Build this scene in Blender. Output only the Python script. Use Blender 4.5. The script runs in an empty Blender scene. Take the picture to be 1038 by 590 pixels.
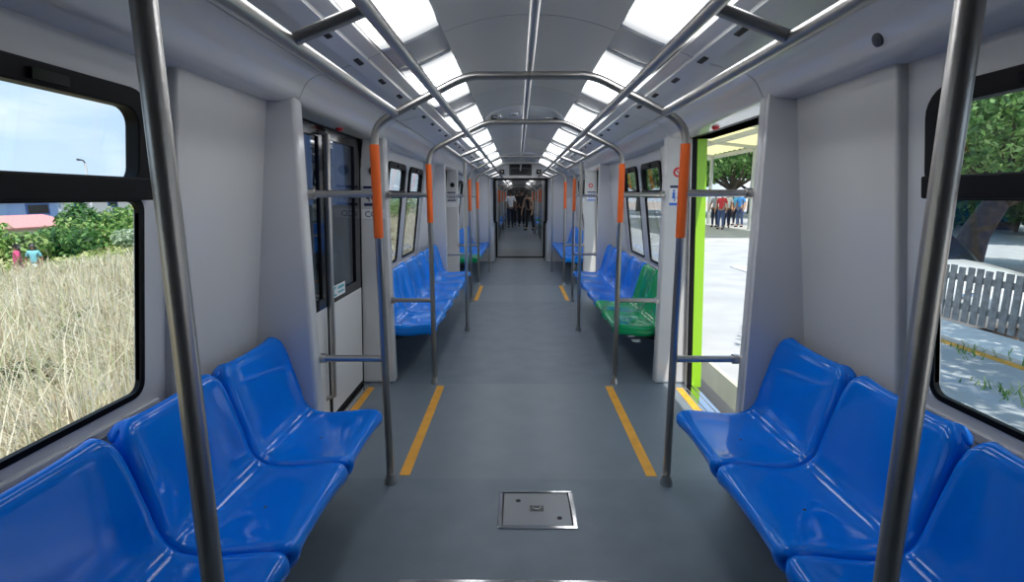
import bpy, bmesh, math, random
import numpy as np
from mathutils import Vector, Matrix

random.seed(7)
rng = np.random.default_rng(11)
PI = math.pi
SC = bpy.context.scene
COL = SC.collection
LOC = {}

# ------------------------------------------------------------------ materials
def _principled(name):
    m = bpy.data.materials.new(name)
    m.use_nodes = True
    nt = m.node_tree
    return m, nt, nt.nodes['Principled BSDF']

def mat(name, col, rough=0.5, metal=0.0, vary=0.0, vscale=6.0, bump=0.0, bscale=60.0, coat=0.0, spec=0.5):
    m, nt, b = _principled(name)
    b.inputs['Base Color'].default_value = (*col, 1)
    b.inputs['Roughness'].default_value = rough
    b.inputs['Metallic'].default_value = metal
    b.inputs['Specular IOR Level'].default_value = spec
    if coat:
        b.inputs['Coat Weight'].default_value = coat
        b.inputs['Coat Roughness'].default_value = 0.06
    if vary or bump:
        tc = nt.nodes.new('ShaderNodeTexCoord')
    if vary:
        n = nt.nodes.new('ShaderNodeTexNoise'); n.inputs['Scale'].default_value = vscale
        n.inputs['Detail'].default_value = 5
        r = nt.nodes.new('ShaderNodeValToRGB')
        r.color_ramp.elements[0].position = 0.3; r.color_ramp.elements[1].position = 0.7
        r.color_ramp.elements[0].color = (*[c * (1 - vary) for c in col], 1)
        r.color_ramp.elements[1].color = (*[min(1, c * (1 + vary)) for c in col], 1)
        nt.links.new(tc.outputs['Object'], n.inputs['Vector'])
        nt.links.new(n.outputs['Fac'], r.inputs['Fac'])
        nt.links.new(r.outputs['Color'], b.inputs['Base Color'])
    if bump:
        n2 = nt.nodes.new('ShaderNodeTexNoise'); n2.inputs['Scale'].default_value = bscale
        bp = nt.nodes.new('ShaderNodeBump'); bp.inputs['Strength'].default_value = bump
        bp.inputs['Distance'].default_value = 0.01
        nt.links.new(tc.outputs['Object'], n2.inputs['Vector'])
        nt.links.new(n2.outputs['Fac'], bp.inputs['Height'])
        nt.links.new(bp.outputs['Normal'], b.inputs['Normal'])
    return m

def emit(name, col, strength):
    m = bpy.data.materials.new(name); m.use_nodes = True
    nt = m.node_tree; nt.nodes.clear()
    e = nt.nodes.new('ShaderNodeEmission'); o = nt.nodes.new('ShaderNodeOutputMaterial')
    e.inputs['Color'].default_value = (*col, 1); e.inputs['Strength'].default_value = strength
    nt.links.new(e.outputs[0], o.inputs[0])
    return m

def glass(name, tint, ior=1.45):
    m = bpy.data.materials.new(name); m.use_nodes = True
    nt = m.node_tree; nt.nodes.clear()
    t = nt.nodes.new('ShaderNodeBsdfTransparent'); t.inputs[0].default_value = (*tint, 1)
    g = nt.nodes.new('ShaderNodeBsdfGlossy'); g.inputs['Roughness'].default_value = 0.02
    lw = nt.nodes.new('ShaderNodeLayerWeight'); lw.inputs[0].default_value = .5
    pw = nt.nodes.new('ShaderNodeMath'); pw.operation = 'POWER'; pw.inputs[1].default_value = 4.0
    f = nt.nodes.new('ShaderNodeMath'); f.operation = 'MULTIPLY_ADD'; f.inputs[1].default_value = .85; f.inputs[2].default_value = .025
    nt.links.new(lw.outputs['Facing'], pw.inputs[0]); nt.links.new(pw.outputs[0], f.inputs[0])
    x = nt.nodes.new('ShaderNodeMixShader'); o = nt.nodes.new('ShaderNodeOutputMaterial')
    nt.links.new(f.outputs[0], x.inputs[0]); nt.links.new(t.outputs[0], x.inputs[1])
    nt.links.new(g.outputs[0], x.inputs[2]); nt.links.new(x.outputs[0], o.inputs[0])
    return m

def leafy(name, cols, rough=0.6, trans=0.25):
    """a leaf or blade surface, each leaf its own tone"""
    m, nt, b = _principled(name)
    g = nt.nodes.new('ShaderNodeNewGeometry'); r = nt.nodes.new('ShaderNodeValToRGB')
    cr = r.color_ramp
    while len(cr.elements) < len(cols): cr.elements.new(0.5)
    for i, c in enumerate(cols):
        cr.elements[i].position = i / (len(cols) - 1); cr.elements[i].color = (*c, 1)
    nt.links.new(g.outputs['Random Per Island'], r.inputs['Fac'])
    nt.links.new(r.outputs['Color'], b.inputs['Base Color'])
    b.inputs['Roughness'].default_value = rough
    tr = nt.nodes.new('ShaderNodeBsdfTranslucent'); x = nt.nodes.new('ShaderNodeMixShader')
    x.inputs[0].default_value = trans
    nt.links.new(r.outputs['Color'], tr.inputs['Color'])
    nt.links.new(b.outputs[0], x.inputs[1]); nt.links.new(tr.outputs[0], x.inputs[2])
    nt.links.new(x.outputs[0], nt.nodes['Material Output'].inputs['Surface'])
    return m

def translucent(name, col, f=0.7):
    m, nt, b = _principled(name)
    b.inputs['Base Color'].default_value = (*col, 1)
    tr = nt.nodes.new('ShaderNodeBsdfTranslucent'); tr.inputs[0].default_value = (*col, 1)
    x = nt.nodes.new('ShaderNodeMixShader'); x.inputs[0].default_value = f
    nt.links.new(b.outputs[0], x.inputs[1]); nt.links.new(tr.outputs[0], x.inputs[2])
    nt.links.new(x.outputs[0], nt.nodes['Material Output'].inputs['Surface'])
    return m

M = dict(
    wall=mat('wall_laminate', (.62, .625, .635), .28, vary=.02, vscale=3, spec=.45),
    panel=mat('panel_laminate', (.62, .615, .60), .22, vary=.03, vscale=2),
    pillar=mat('pillar_laminate', (.63, .63, .635), .15, spec=.45),
    ceil=mat('ceiling_laminate', (.60, .60, .585), .28, vary=.02, vscale=3),
    cornice=mat('cornice_gelcoat', (.74, .735, .72), .16, coat=.25),
    bed=mat('light_bed', (.42, .43, .45), .25),
    dark=mat('dark_gap', (.012, .012, .014), .7),
    black=mat('black_rubber', (.004, .004, .005), .5, spec=.2),
    blackgloss=mat('black_gloss', (.01, .01, .013), .12),
    steel=mat('brushed_steel', (.50, .48, .46), .33, metal=1, bump=.05, bscale=200),
    chrome=mat('polished_steel', (.72, .72, .73), .1, metal=1),
    orange=mat('orange_sleeve', (.80, .13, .015), .4, spec=.4),
    blue=mat('blue_seat_plastic', (.001, .20, .84), .09, vary=.04, vscale=3, coat=0, spec=.4),
    blue2=mat('blue_seat_plastic_light', (.002, .25, .92), .09, vary=.04, vscale=3, coat=0, spec=.4),
    green=mat('green_seat_plastic', (.004, .33, .12), .09, vary=.04, vscale=3, coat=0, spec=.4),
    bracket=mat('bracket_paint', (.06, .065, .07), .5),
    floor=mat('vinyl_floor', (.150, .186, .225), .42, vary=.10, vscale=5, bump=.03, bscale=300),
    vest=mat('vinyl_vestibule', (.168, .202, .238), .38, vary=.06, vscale=5, bump=.03, bscale=300),
    yellow=mat('yellow_tape', (.78, .36, .03), .5, vary=.12, vscale=12),
    hatch=mat('hatch_plate', (.22, .23, .25), .35, metal=.5),
    doorwhite=mat('door_white', (.72, .71, .70), .3),
    glass=glass('window_glass', (.93, .96, .96)),
    tint=glass('tinted_door_glass', (.20, .25, .34)),
    lens=emit('lamp_diffuser', (.94, .97, 1.0), 5.5),
    lens2=emit('lamp_diffuser_dim', (.94, .97, 1.0), 1.5),
    lensend=mat('lamp_end_plastic', (.75, .78, .80), .2),
    white=mat('white_plate', (.80, .80, .82), .4),
    navy=mat('navy_print', (.02, .025, .10), .4),
    signblue=mat('blue_print', (.05, .17, .65), .4),
    red=mat('red_print', (.65, .03, .04), .4),
    teal=mat('teal_print', (.06, .42, .48), .4),
    lime=mat('lime_paint', (.36, .72, .03), .3),
    led=mat('display_black', (.006, .006, .008), .15),
)

_nt = M['lens'].node_tree; _e = next(n for n in _nt.nodes if n.type == 'EMISSION')
_tc = _nt.nodes.new('ShaderNodeTexCoord'); _sx = _nt.nodes.new('ShaderNodeSeparateXYZ'); _r = _nt.nodes.new('ShaderNodeValToRGB')
for _p, _v in ((0.0, .10), (.06, .16), (.14, 1.0), (.86, 1.0), (.94, .16), (1.0, .10)):
    _el = _r.color_ramp.elements.new(_p) if _p not in (0.0, 1.0) else _r.color_ramp.elements[0 if _p == 0 else -1]
    _el.position = _p; _el.color = (_v, _v, _v, 1)
_mu = _nt.nodes.new('ShaderNodeMath'); _mu.operation = 'MULTIPLY'; _mu.inputs[1].default_value = 6.0
_nt.links.new(_tc.outputs['Generated'], _sx.inputs[0]); _nt.links.new(_sx.outputs['Y'], _r.inputs[0])
_nt.links.new(_r.outputs[0], _mu.inputs[0]); _nt.links.new(_mu.outputs[0], _e.inputs['Strength'])

# ------------------------------------------------------------------ mesh kit
class MB:
    def __init__(s): s.v = []; s.f = []
    def add(s, vs, fs):
        b = len(s.v); s.v += [tuple(p) for p in vs]; s.f += [tuple(b + i for i in f) for f in fs]; return s
    def box(s, a, b):
        x0, y0, z0 = a; x1, y1, z1 = b
        return s.add([(x0, y0, z0), (x1, y0, z0), (x1, y1, z0), (x0, y1, z0), (x0, y0, z1), (x1, y0, z1), (x1, y1, z1), (x0, y1, z1)],
                     [(0, 3, 2, 1), (4, 5, 6, 7), (0, 1, 5, 4), (1, 2, 6, 5), (2, 3, 7, 6), (3, 0, 4, 7)])
    def hexa(s, q0, q1):
        """two quads joined into a solid"""
        return s.add(list(q0) + list(q1), [(3, 2, 1, 0), (4, 5, 6, 7), (0, 1, 5, 4), (1, 2, 6, 5), (2, 3, 7, 6), (3, 0, 4, 7)])
    def prism(s, poly, y0, y1):
        """closed outline in x,z run along y"""
        n = len(poly)
        vs = [(x, y0, z) for x, z in poly] + [(x, y1, z) for x, z in poly]
        return s.add(vs, [tuple(range(n))[::-1], tuple(range(n, 2 * n))] + [(i, (i + 1) % n, n + (i + 1) % n, n + i) for i in range(n)])
    def tube(s, pts, r, seg=14, cap=True):
        pts = [Vector(p) for p in pts]; n = len(pts)
        rs = r if isinstance(r, (list, tuple)) else [r] * n
        ref = None; rings = []
        for i, p in enumerate(pts):
            t = (pts[min(i + 1, n - 1)] - pts[max(i - 1, 0)]).normalized()
            if ref is None:
                ref = t.orthogonal().normalized()
            ref = (ref - t * ref.dot(t)).normalized()
            q = t.cross(ref)
            rings.append([p + (ref * math.cos(2 * PI * k / seg) + q * math.sin(2 * PI * k / seg)) * rs[i] for k in range(seg)])
        vs = [v for ring in rings for v in ring]; fs = []
        for i in range(n - 1):
            for k in range(seg):
                a = i * seg + k; b = i * seg + (k + 1) % seg
                fs.append((a, b, b + seg, a + seg))
        if cap: fs += [tuple(range(seg))[::-1], tuple(range((n - 1) * seg, n * seg))]
        return s.add(vs, fs)
    def disc(s, c, axis, r, h, seg=24):
        c = Vector(c); a = Vector(axis).normalized()
        return s.tube([c, c + a * h], r, seg)
    def ball(s, c, r, seg=12, rg=8):
        c = Vector(c); rr = r if isinstance(r, (tuple, list)) else (r, r, r)
        vs = []
        for i in range(rg + 1):
            th = PI * i / rg
            for k in range(seg):
                ph = 2 * PI * k / seg
                vs.append((c.x + rr[0] * math.sin(th) * math.cos(ph), c.y + rr[1] * math.sin(th) * math.sin(ph), c.z + rr[2] * math.cos(th)))
        fs = [(i * seg + k, (i + 1) * seg + k, (i + 1) * seg + (k + 1) % seg, i * seg + (k + 1) % seg) for i in range(rg) for k in range(seg)]
        return s.add(vs, fs)

def obj(name, mb, m, parent=None, local=False, smooth=False, bevel=0.0, kind=None):
    me = bpy.data.meshes.new(name)
    vs = mb.v
    if parent is not None and not local:
        ox, oy, oz = LOC[parent.name]
        vs = [(x - ox, y - oy, z - oz) for x, y, z in vs]
    me.from_pydata(vs, [], mb.f); me.update()
    bm = bmesh.new(); bm.from_mesh(me)
    bmesh.ops.remove_doubles(bm, verts=bm.verts, dist=1e-6)
    bmesh.ops.recalc_face_normals(bm, faces=bm.faces); bm.to_mesh(me); bm.free()
    o = bpy.data.objects.new(name, me); COL.objects.link(o)
    me.materials.append(m)
    if smooth:
        me.shade_smooth() if hasattr(me, 'shade_smooth') else None
        if smooth != 'all':
            me.set_sharp_from_angle(angle=math.radians(40))
    if bevel:
        b = o.modifiers.new('edge', 'BEVEL'); b.width = bevel; b.segments = 3; b.limit_method = 'ANGLE'
    if parent is not None:
        o.parent = parent
        LOC[o.name] = LOC[parent.name] if not local else (0, 0, 0)
    else:
        LOC[o.name] = (0, 0, 0)
    if kind: o['kind'] = kind
    return o

def empty(name, loc, rz=0.0):
    o = bpy.data.objects.new(name, None); COL.objects.link(o)
    o.location = loc; o.rotation_euler = (0, 0, rz); o.empty_display_size = .1
    LOC[o.name] = tuple(loc)
    return o

def tag(o, label, cat, group=None, kind=None):
    o['label'] = label; o['category'] = cat
    if group: o['group'] = group
    if kind: o['kind'] = kind
    return o

def dup(root, loc, rz, label, cat=None, group=None, mats=None):
    def cp(o, par):
        c = o.copy(); COL.objects.link(c)
        if par is not None: c.parent = par
        for ch in o.children: cp(ch, c)
        return c
    r = cp(root, None); r.location = loc; r.rotation_euler = (0, 0, rz); r['label'] = label
    LOC[r.name] = tuple(loc)
    if group: r['group'] = group
    return r

def numpy_mesh(name, V, F, m, parent=None, smooth=False):
    """V (n,3), F (k,c): a heavy mesh in one go"""
    me = bpy.data.meshes.new(name)
    V = np.asarray(V, dtype=np.float32); F = np.asarray(F, dtype=np.int32)
    if parent is not None: V = V - np.array(LOC[parent.name], dtype=np.float32)
    k, c = F.shape
    me.vertices.add(len(V)); me.vertices.foreach_set('co', V.ravel())
    me.loops.add(k * c); me.loops.foreach_set('vertex_index', F.ravel())
    me.polygons.add(k); me.polygons.foreach_set('loop_start', np.arange(0, k * c, c, dtype=np.int32))
    me.polygons.foreach_set('loop_total', np.full(k, c, dtype=np.int32))
    me.update(calc_edges=True); me.validate()
    o = bpy.data.objects.new(name, me); COL.objects.link(o); me.materials.append(m)
    if parent is not None: o.parent = parent
    return o

def spline(P, n):
    """Catmull-Rom through P, n samples"""
    P = [np.array(p, float) for p in P]; P = [2 * P[0] - P[1]] + P + [2 * P[-1] - P[-2]]
    out = []; m = len(P) - 3
    for i in range(n):
        t = i / (n - 1) * m; k = min(int(t), m - 1); u = t - k
        a, b, c, d = P[k:k + 4]
        out.append(.5 * (2 * b + (c - a) * u + (2 * a - 5 * b + 4 * c - d) * u * u + (3 * b - a - 3 * c + d) * u ** 3))
    return out

def rounded(P, r, seg=6):
    """polyline with its corners rounded"""
    P = [Vector(p) for p in P]; out = [P[0]]
    for i in range(1, len(P) - 1):
        a = (P[i - 1] - P[i]); b = (P[i + 1] - P[i])
        rr = r[i] if isinstance(r, dict) else r
        rr = min(rr, a.length * .49, b.length * .49)
        p0 = P[i] + a.normalized() * rr; p1 = P[i] + b.normalized() * rr
        for k in range(seg + 1):
            t = k / seg
            out.append(p0 * (1 - t) ** 2 + P[i] * 2 * t * (1 - t) + p1 * t * t)
    out.append(P[-1])
    return out

# ------------------------------------------------------------------ the carriage: measures (metres, y runs down the train)
F = [2.39, 3.815, 6.99, 8.34]           # the four arches
BAYS = [(-.77, 2.39, .815), (3.815, 6.99, 5.36), (8.34, 11.5, 9.90)]
DOORS = [(2.39, 3.815), (6.99, 8.34)]
END = 11.5
SIDE = {-1: 'left', 1: 'right'}

def XW(z):                               # inner face of the window wall, leaning in towards the roof
    return 1.222 + .129 * (1.43 - max(z, .70))
def XD(z):                               # door leaf
    return 1.26 - .038 * z
def wp(s, y, z, t=0.0): return (s * (XW(z) + t), y, z)
_n = {'window': 0, 'door': 0, 'trim': 0}
def nxt(k): _n[k] += 1; return f'{k}_{_n[k]}'

# ---- floor
def floor_piece(x0, x1, y0, y1, m): return obj('floor', MB().box((x0, y0, -.06), (x1, y1, 0)), m, kind='structure')
ys = [-3.0, 2.43, 3.80, 7.0, 8.33, 12.30]
for i in range(5):
    v = i in (1, 3)
    w = 1.315 if not v else 1.10
    floor_piece(-w, w, ys[i], ys[i + 1], M['vest'] if v else M['floor'])
    if v:
        for s in (-1, 1):
            x0, x1 = sorted((s * 1.1, s * 1.21))
            floor_piece(x0, x1, ys[i], ys[i + 1], M['vest'])
            x0, x1 = sorted((s * 1.21, s * 1.315))
            obj(nxt('trim'), MB().box((x0, ys[i], -.06), (x1, ys[i + 1], -.002)).box((x0 + .02, ys[i], -.002), (x0 + .026, ys[i + 1], .003)).box((x1 - .03, ys[i], -.002), (x1 - .024, ys[i + 1], .003)), M['chrome'], kind='structure')
def tape(x, w, y0, y1):
    obj('floor_marking', MB().box((x - w / 2, y0, 0), (x + w / 2, y1, .0018)), M['yellow'], kind='structure')
for (a, b) in DOORS:
    for s in (-1, 1):
        tape(s * .645, .055, a + .07, b - .065)
        tape(s * 1.172, .05, a + .09, b - .10)

# ---- walls
def window(s, y0, y1, bayword):
    root = empty(nxt('window'), (s * 1.25, (y0 + y1) / 2, .83)); root['kind'] = 'structure'
    def ring(zo0, zo1, yo0, yo1, w, ro, ri, t0, t1, z_w=None):
        """rounded rectangular ring lying on the wall: (outer, inner) outlines, thickness t0..t1"""
        def outline(a0, a1, b0, b1, r):
            pts = []
            for cy, cz, an in ((a1 - r, b1 - r, 0), (a0 + r, b1 - r, 90), (a0 + r, b0 + r, 180), (a1 - r, b0 + r, 270)):
                for k in range(7):
                    t = math.radians(an + 15 * k); pts.append((cy + r * math.cos(t), cz + r * math.sin(t)))
            return pts
        O = outline(yo0, yo1, zo0, zo1, ro); I = outline(yo0 + w, yo1 - w, zo0 + w, zo1 - w, ri)
        n = len(O); vs = []
        for t, L in ((t0, O), (t0, I), (t1, O), (t1, I)): vs += [wp(s, y, z, t) for y, z in L]
        fs = []
        for i in range(n):
            j = (i + 1) % n
            fs += [(i, j, n + j, n + i), (2 * n + i, 3 * n + i, 3 * n + j, 2 * n + j), (i, 2 * n + i, 2 * n + j, j), (n + i, n + j, 3 * n + j, 3 * n + i)]
        return MB().add(vs, fs)
    obj('upper_sash', ring(1.42, 1.745, y0, y1, .055, .085, .05, -.022, .022), M['black'], root, smooth=True, bevel=.004)
    obj('transom', MB().hexa([wp(s, y0 - .003, 1.425, -.03), wp(s, y1 + .003, 1.425, -.03), wp(s, y1 + .003, 1.492, -.03), wp(s, y0 - .003, 1.492, -.03)],
                             [wp(s, y0 - .003, 1.425, .02), wp(s, y1 + .003, 1.425, .02), wp(s, y1 + .003, 1.492, .02), wp(s, y0 - .003, 1.492, .02)]), M['black'], root, bevel=.006)
    obj('latch', MB().hexa([wp(s, (y0 + y1) / 2 - .05, 1.70, -.034), wp(s, (y0 + y1) / 2 + .05, 1.70, -.034), wp(s, (y0 + y1) / 2 + .05, 1.725, -.034), wp(s, (y0 + y1) / 2 - .05, 1.725, -.034)],
                           [wp(s, (y0 + y1) / 2 - .05, 1.70, -.015), wp(s, (y0 + y1) / 2 + .05, 1.70, -.015), wp(s, (y0 + y1) / 2 + .05, 1.725, -.015), wp(s, (y0 + y1) / 2 - .05, 1.725, -.015)]), M['blackgloss'], root)
    obj('gasket', ring(.785, 1.44, y0 + .010, y1 - .010, .020, .05, .035, -.004, .014), M['black'], root, smooth=True)
    for a, b in ((.79, 1.43), (1.47, 1.70)):
        q = [(y0 + .02, a), (y1 - .02, a), (y1 - .02, b), (y0 + .02, b)]
        obj('pane', MB().hexa([wp(s, y, z, .006) for y, z in q], [wp(s, y, z, .010) for y, z in q]), M['glass'], root)
    return root

def bay(s, y0, y1, yc, windows=True, pillars=(True, True), near_visible=True):
    """window wall, two windows, blank pocket panels and end pillars of one seat bay"""
    nm = 'wall_' + SIDE[s]
    W = [(yc - .81, yc - .10), (yc + .10, yc + .81)] if windows else []
    cuts = sorted({y0, y1, *[c for w in W for c in (w[0] + .03, w[1] - .03)]})
    zz = [0, .70, .797, 1.715, 1.86]
    mb = MB()
    for i in range(len(cuts) - 1):
        for j in range(4):
            ymid = (cuts[i] + cuts[i + 1]) / 2
            if j == 2 and any(a < ymid < b for a, b in W): continue
            q = [(cuts[i], zz[j]), (cuts[i + 1], zz[j]), (cuts[i + 1], zz[j + 1]), (cuts[i], zz[j + 1])]
            mb.hexa([wp(s, y, z, 0) for y, z in q], [wp(s, y, z, .016) for y, z in q])
    obj(nm, mb, M['wall'], kind='structure')
    for k, (a, b) in enumerate(W): window(s, a, b, '')
    # sill ledge below the windows
    if windows:
        q = [(W[0][0] - .05, .715), (W[-1][1] + .05, .715), (W[-1][1] + .05, .75), (W[0][0] - .05, .75)]
        obj(nxt('trim'), MB().hexa([wp(s, y, z, -.014) for y, z in q], [wp(s, y, z, .02) for y, z in q]), M['wall'], kind='structure', bevel=.006)
    for e in (0, 1):
        if not pillars[e]: continue
        a, b = (y0, y0 + .085) if e == 0 else (y1 - .085, y1)
        # pillar
        xo = 1.285 if s > 0 else 1.32
        q = [(1.012, 0), (xo, 0), (xo if s < 0 else 1.217, 1.86), (1.012, 1.86)]
        pa, pb = (a, b) if s < 0 else ((a + .025, b) if e else (a, b - .025))
        mb = MB().prism([(s * x, z) for x, z in q], pa, pb)
        if s > 0:
            obj(nxt('trim'), MB().box((1.018, a if e else b - .025, 0), (1.32, a + .025 if e else b, 1.86)), M['pillar'], kind='structure')
        obj(nxt('trim'), mb, M['pillar'], kind='structure', bevel=.018, smooth=True)
        # blank pocket panel between pillar and window
        c, d = (b, yc - .90) if e == 0 else (yc + .905, a)
        if windows and d > c:
            q = [(c - .01, .25), (d, .25), (d, 1.86), (c - .01, 1.86)] if e == 0 else [(c, .25), (d + .01, .25), (d + .01, 1.86), (c, 1.86)]
            zs = [.25, .70, 1.86]
            mb = MB()
            ya, yb = q[0][0], q[1][0]
            L = [(ya, .25), (yb, .25), (yb, .70), (yb, 1.86), (ya, 1.86), (ya, .70)]
            vs = [wp(s, y, z, -.036) for y, z in L] + [wp(s, y, z, .03) for y, z in L]
            mb.add(vs, [(0, 1, 2, 5), (5, 2, 3, 4), (7, 6, 11, 8), (8, 11, 10, 9)] + [(i, 6 + i, 6 + (i + 1) % 6, (i + 1) % 6) for i in range(6)])
            obj(nm, mb, M['panel'], kind='structure', bevel=.012, smooth=True)

for i, (a, b, c) in enumerate(BAYS):
    for s in (-1, 1): bay(s, a, b, c)
for s in (-1, 1):                                    # the carriage goes on behind the camera
    x0, x1 = sorted((s * 1.2, s * 1.32))
    obj('wall_' + SIDE[s], MB().box((x0, -3.0, 0), (x1, -.77, 1.86)), M['wall'], kind='structure')
obj('wall_back', MB().box((-1.32, -3.06, 0), (1.32, -3.0, 2.3)), M['wall'], kind='structure')

# ---- cornice and ceiling
CORN = [(.905, 1.963), (.93, 1.958), (.955, 1.946), (.978, 1.928), (.995, 1.903), (1.008, 1.878), (1.02, 1.858), (1.04, 1.846), (1.08, 1.842), (1.20, 1.838), (1.33, 1.838), (1.33, 2.12), (.93, 2.12)]
JOINTS = [-3.0, 2.37, 3.83, 6.97, 8.36, END]
def cornice(s, y0, y1, joints):
    for i in range(len(joints) - 1):
        g0 = .004 if i else 0; g1 = .004 if i < len(joints) - 2 else 0
        obj(nxt('trim'), MB().prism([(s * x, z) for x, z in CORN], joints[i] + g0, joints[i + 1] - g1), M['cornice'], kind='structure', smooth=True)
    obj(nxt('trim'), MB().prism([(s * (x + .012), z + .012) for x, z in CORN], y0, y1), M['dark'], kind='structure')

def strip(name, prof, y0, y1, m, th=.012, kind='structure', smooth=True, parent=None):
    """open outline in x,z with thickness upwards, run along y"""
    up = [(x, z + th) for x, z in prof]
    return obj(name, MB().prism(list(prof) + up[::-1], y0, y1), m, parent=parent, kind=kind, smooth=smooth)

CEN = [(x, 2.2 - .48 * x * x * (1 + .15 * abs(x))) for x in np.linspace(-.372, .372, 17)]
BED = [(.376, 2.152), (.42, 2.142), (.50, 2.108), (.58, 2.076), (.645, 2.060)]
SIDEP = [(.649, 2.046), (.70, 2.026), (.706, 2.014), (.765, 1.994), (.775, 2.000), (.84, 1.980), (.899, 1.962)]
def ceiling(y0, y1, joints):
    for i in range(len(joints) - 1):
        a = joints[i] + (.004 if i else 0); b = joints[i + 1] - (.004 if i < len(joints) - 2 else 0)
        strip('ceiling', CEN, a, b, M['ceil'])
        for s in (-1, 1):
            strip('ceiling', [(s * x, z) for x, z in SIDEP], a, b, M['ceil'])
            strip('ceiling', [(s * x, z) for x, z in BED], a, b, M['bed'])
    back = [(-.93, 2.02), (-.70, 2.06), (-.40, 2.18), (0, 2.225), (.40, 2.18), (.70, 2.06), (.93, 2.02)]
    strip('ceiling', back, y0, y1, M['dark'])
ceiling(-3.0, END, JOINTS)
for s in (-1, 1): cornice(s, -3.0, END, JOINTS)

# air slots in the ridge of the side ceiling
slots = []
for s in (-1, 1):
    duct = strip(nxt('trim'), [(s * .703, 2.0135), (s * .768, 1.9905)], -.5, END - .2, M['ceil'], th=.006, smooth=False)
    y = .36
    while y < 11:
        a, b = (.722, 2.0022), (.742, 1.9952)
        mb = MB().hexa([(s * a[0], y, a[1]), (s * b[0], y, b[1]), (s * b[0], y + .085, b[1]), (s * a[0], y + .085, a[1])],
                       [(s * a[0], y, a[1] + .006), (s * b[0], y, b[1] + .006), (s * b[0], y + .085, b[1] + .006), (s * a[0], y + .085, a[1] + .006)])
        obj('air_slot', mb, M['dark'], duct)
        y += .385

# ---- ceiling lights
LENS = spline([(.385, 2.140), (.42, 2.124), (.50, 2.088), (.58, 2.058), (.632, 2.046)], 9)
def ceiling_light(s, y0, y1, label, lens='lens'):
    r = empty('ceiling_light', (s * .51, (y0 + y1) / 2, 2.1)); tag(r, label, 'ceiling light', 'ceiling lights along the car roof')
    P = [(s * p[0], p[1]) for p in LENS]
    strip('diffuser', P, y0 + .03, y1 - .03, M[lens], th=.004, kind=None, parent=r)
    for a, b in ((y0, y0 + .028), (y1 - .028, y1)):
        strip('end_cap', P, a, b, M['lensend'], th=.01, kind=None, parent=r)
SEGS = [(-.2, .90), (1.23, 2.34), (2.68, 3.76), (4.16, 5.15), (5.60, 6.72), (7.10, 8.20), (8.55, 9.55), (9.95, 11.05)]
near_words = ['', 'above the first seats', 'between the first two handrail arches', 'just past the second arch', 'before the third arch', 'above the second doorways', 'past the fourth arch', 'before the end display']
for i, (a, b) in enumerate(SEGS):
    if i == 0: continue
    for s in (-1, 1):
        ceiling_light(s, a, b, f"white ceiling light {near_words[i]}, {'field' if s < 0 else 'platform'} side")

# ---- round air outlets in the middle of the ceiling
def air_outlet(y, label):
    r = empty('ceiling_air_outlet', (0.01, y, 2.2)); tag(r, label, 'air outlet', 'round ceiling air outlets')
    def zc(x): return 2.2 - .48 * x * x
    ring = []
    for rad, dz in ((.37, .0), (.36, -.012), (.335, -.014), (.32, -.004)):
        ring.append([(.01 + rad * math.cos(t) * .98, y + rad * 1.15 * math.sin(t), zc(rad * math.cos(t)) + dz) for t in np.linspace(0, 2 * PI, 48, endpoint=False)])
    vs = [p for q in ring for p in q]; n = 48
    obj('rim', MB().add(vs, [(i * n + k, i * n + (k + 1) % n, (i + 1) * n + (k + 1) % n, (i + 1) * n + k) for i in range(3) for k in range(n)]), M['ceil'], r, smooth='all')
    d = []
    for rad, dz in ((.30, -.006), (.22, -.02), (.10, -.026), (.001, -.027)):
        d.append([(.01 + rad * math.cos(t), y + rad * 1.15 * math.sin(t), zc(rad * math.cos(t)) + dz) for t in np.linspace(0, 2 * PI, 48, endpoint=False)])
    vs = [p for q in d for p in q]
    obj('dish', MB().add(vs, [(i * n + k, i * n + (k + 1) % n, (i + 1) * n + (k + 1) % n, (i + 1) * n + k) for i in range(3) for k in range(n)]), M['cornice'], r, smooth='all')
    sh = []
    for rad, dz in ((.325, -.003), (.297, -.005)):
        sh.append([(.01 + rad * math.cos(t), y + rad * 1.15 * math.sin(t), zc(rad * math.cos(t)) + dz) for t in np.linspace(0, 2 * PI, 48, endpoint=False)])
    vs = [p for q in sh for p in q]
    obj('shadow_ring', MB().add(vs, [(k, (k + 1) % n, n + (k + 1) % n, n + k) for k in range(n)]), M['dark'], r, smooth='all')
    for dx in (-.24, -.09):  # chrome studs added to stand in for bright lamp reflections on the outlet
        obj('glint_stud', MB().tube([(dx, y - .06, zc(dx) - .012), (dx, y - .06, zc(dx) - .03), (dx, y - .06, zc(dx) - .034)], [.045, .045, .034], 20), M['chrome'], r, smooth=True)
    for sx in (-1, 1):
        obj('slot', MB().box((.01 + sx * .29 - .03, y + .06, zc(.29) - .03), (.01 + sx * .29 + .03, y + .14, zc(.29) - .006)), M['dark'], r, bevel=.004)
air_outlet(4.92, 'round grey air outlet in the ceiling above the six-seat rows')
air_outlet(9.6, 'round grey air outlet in the ceiling near the carriage end')

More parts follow.
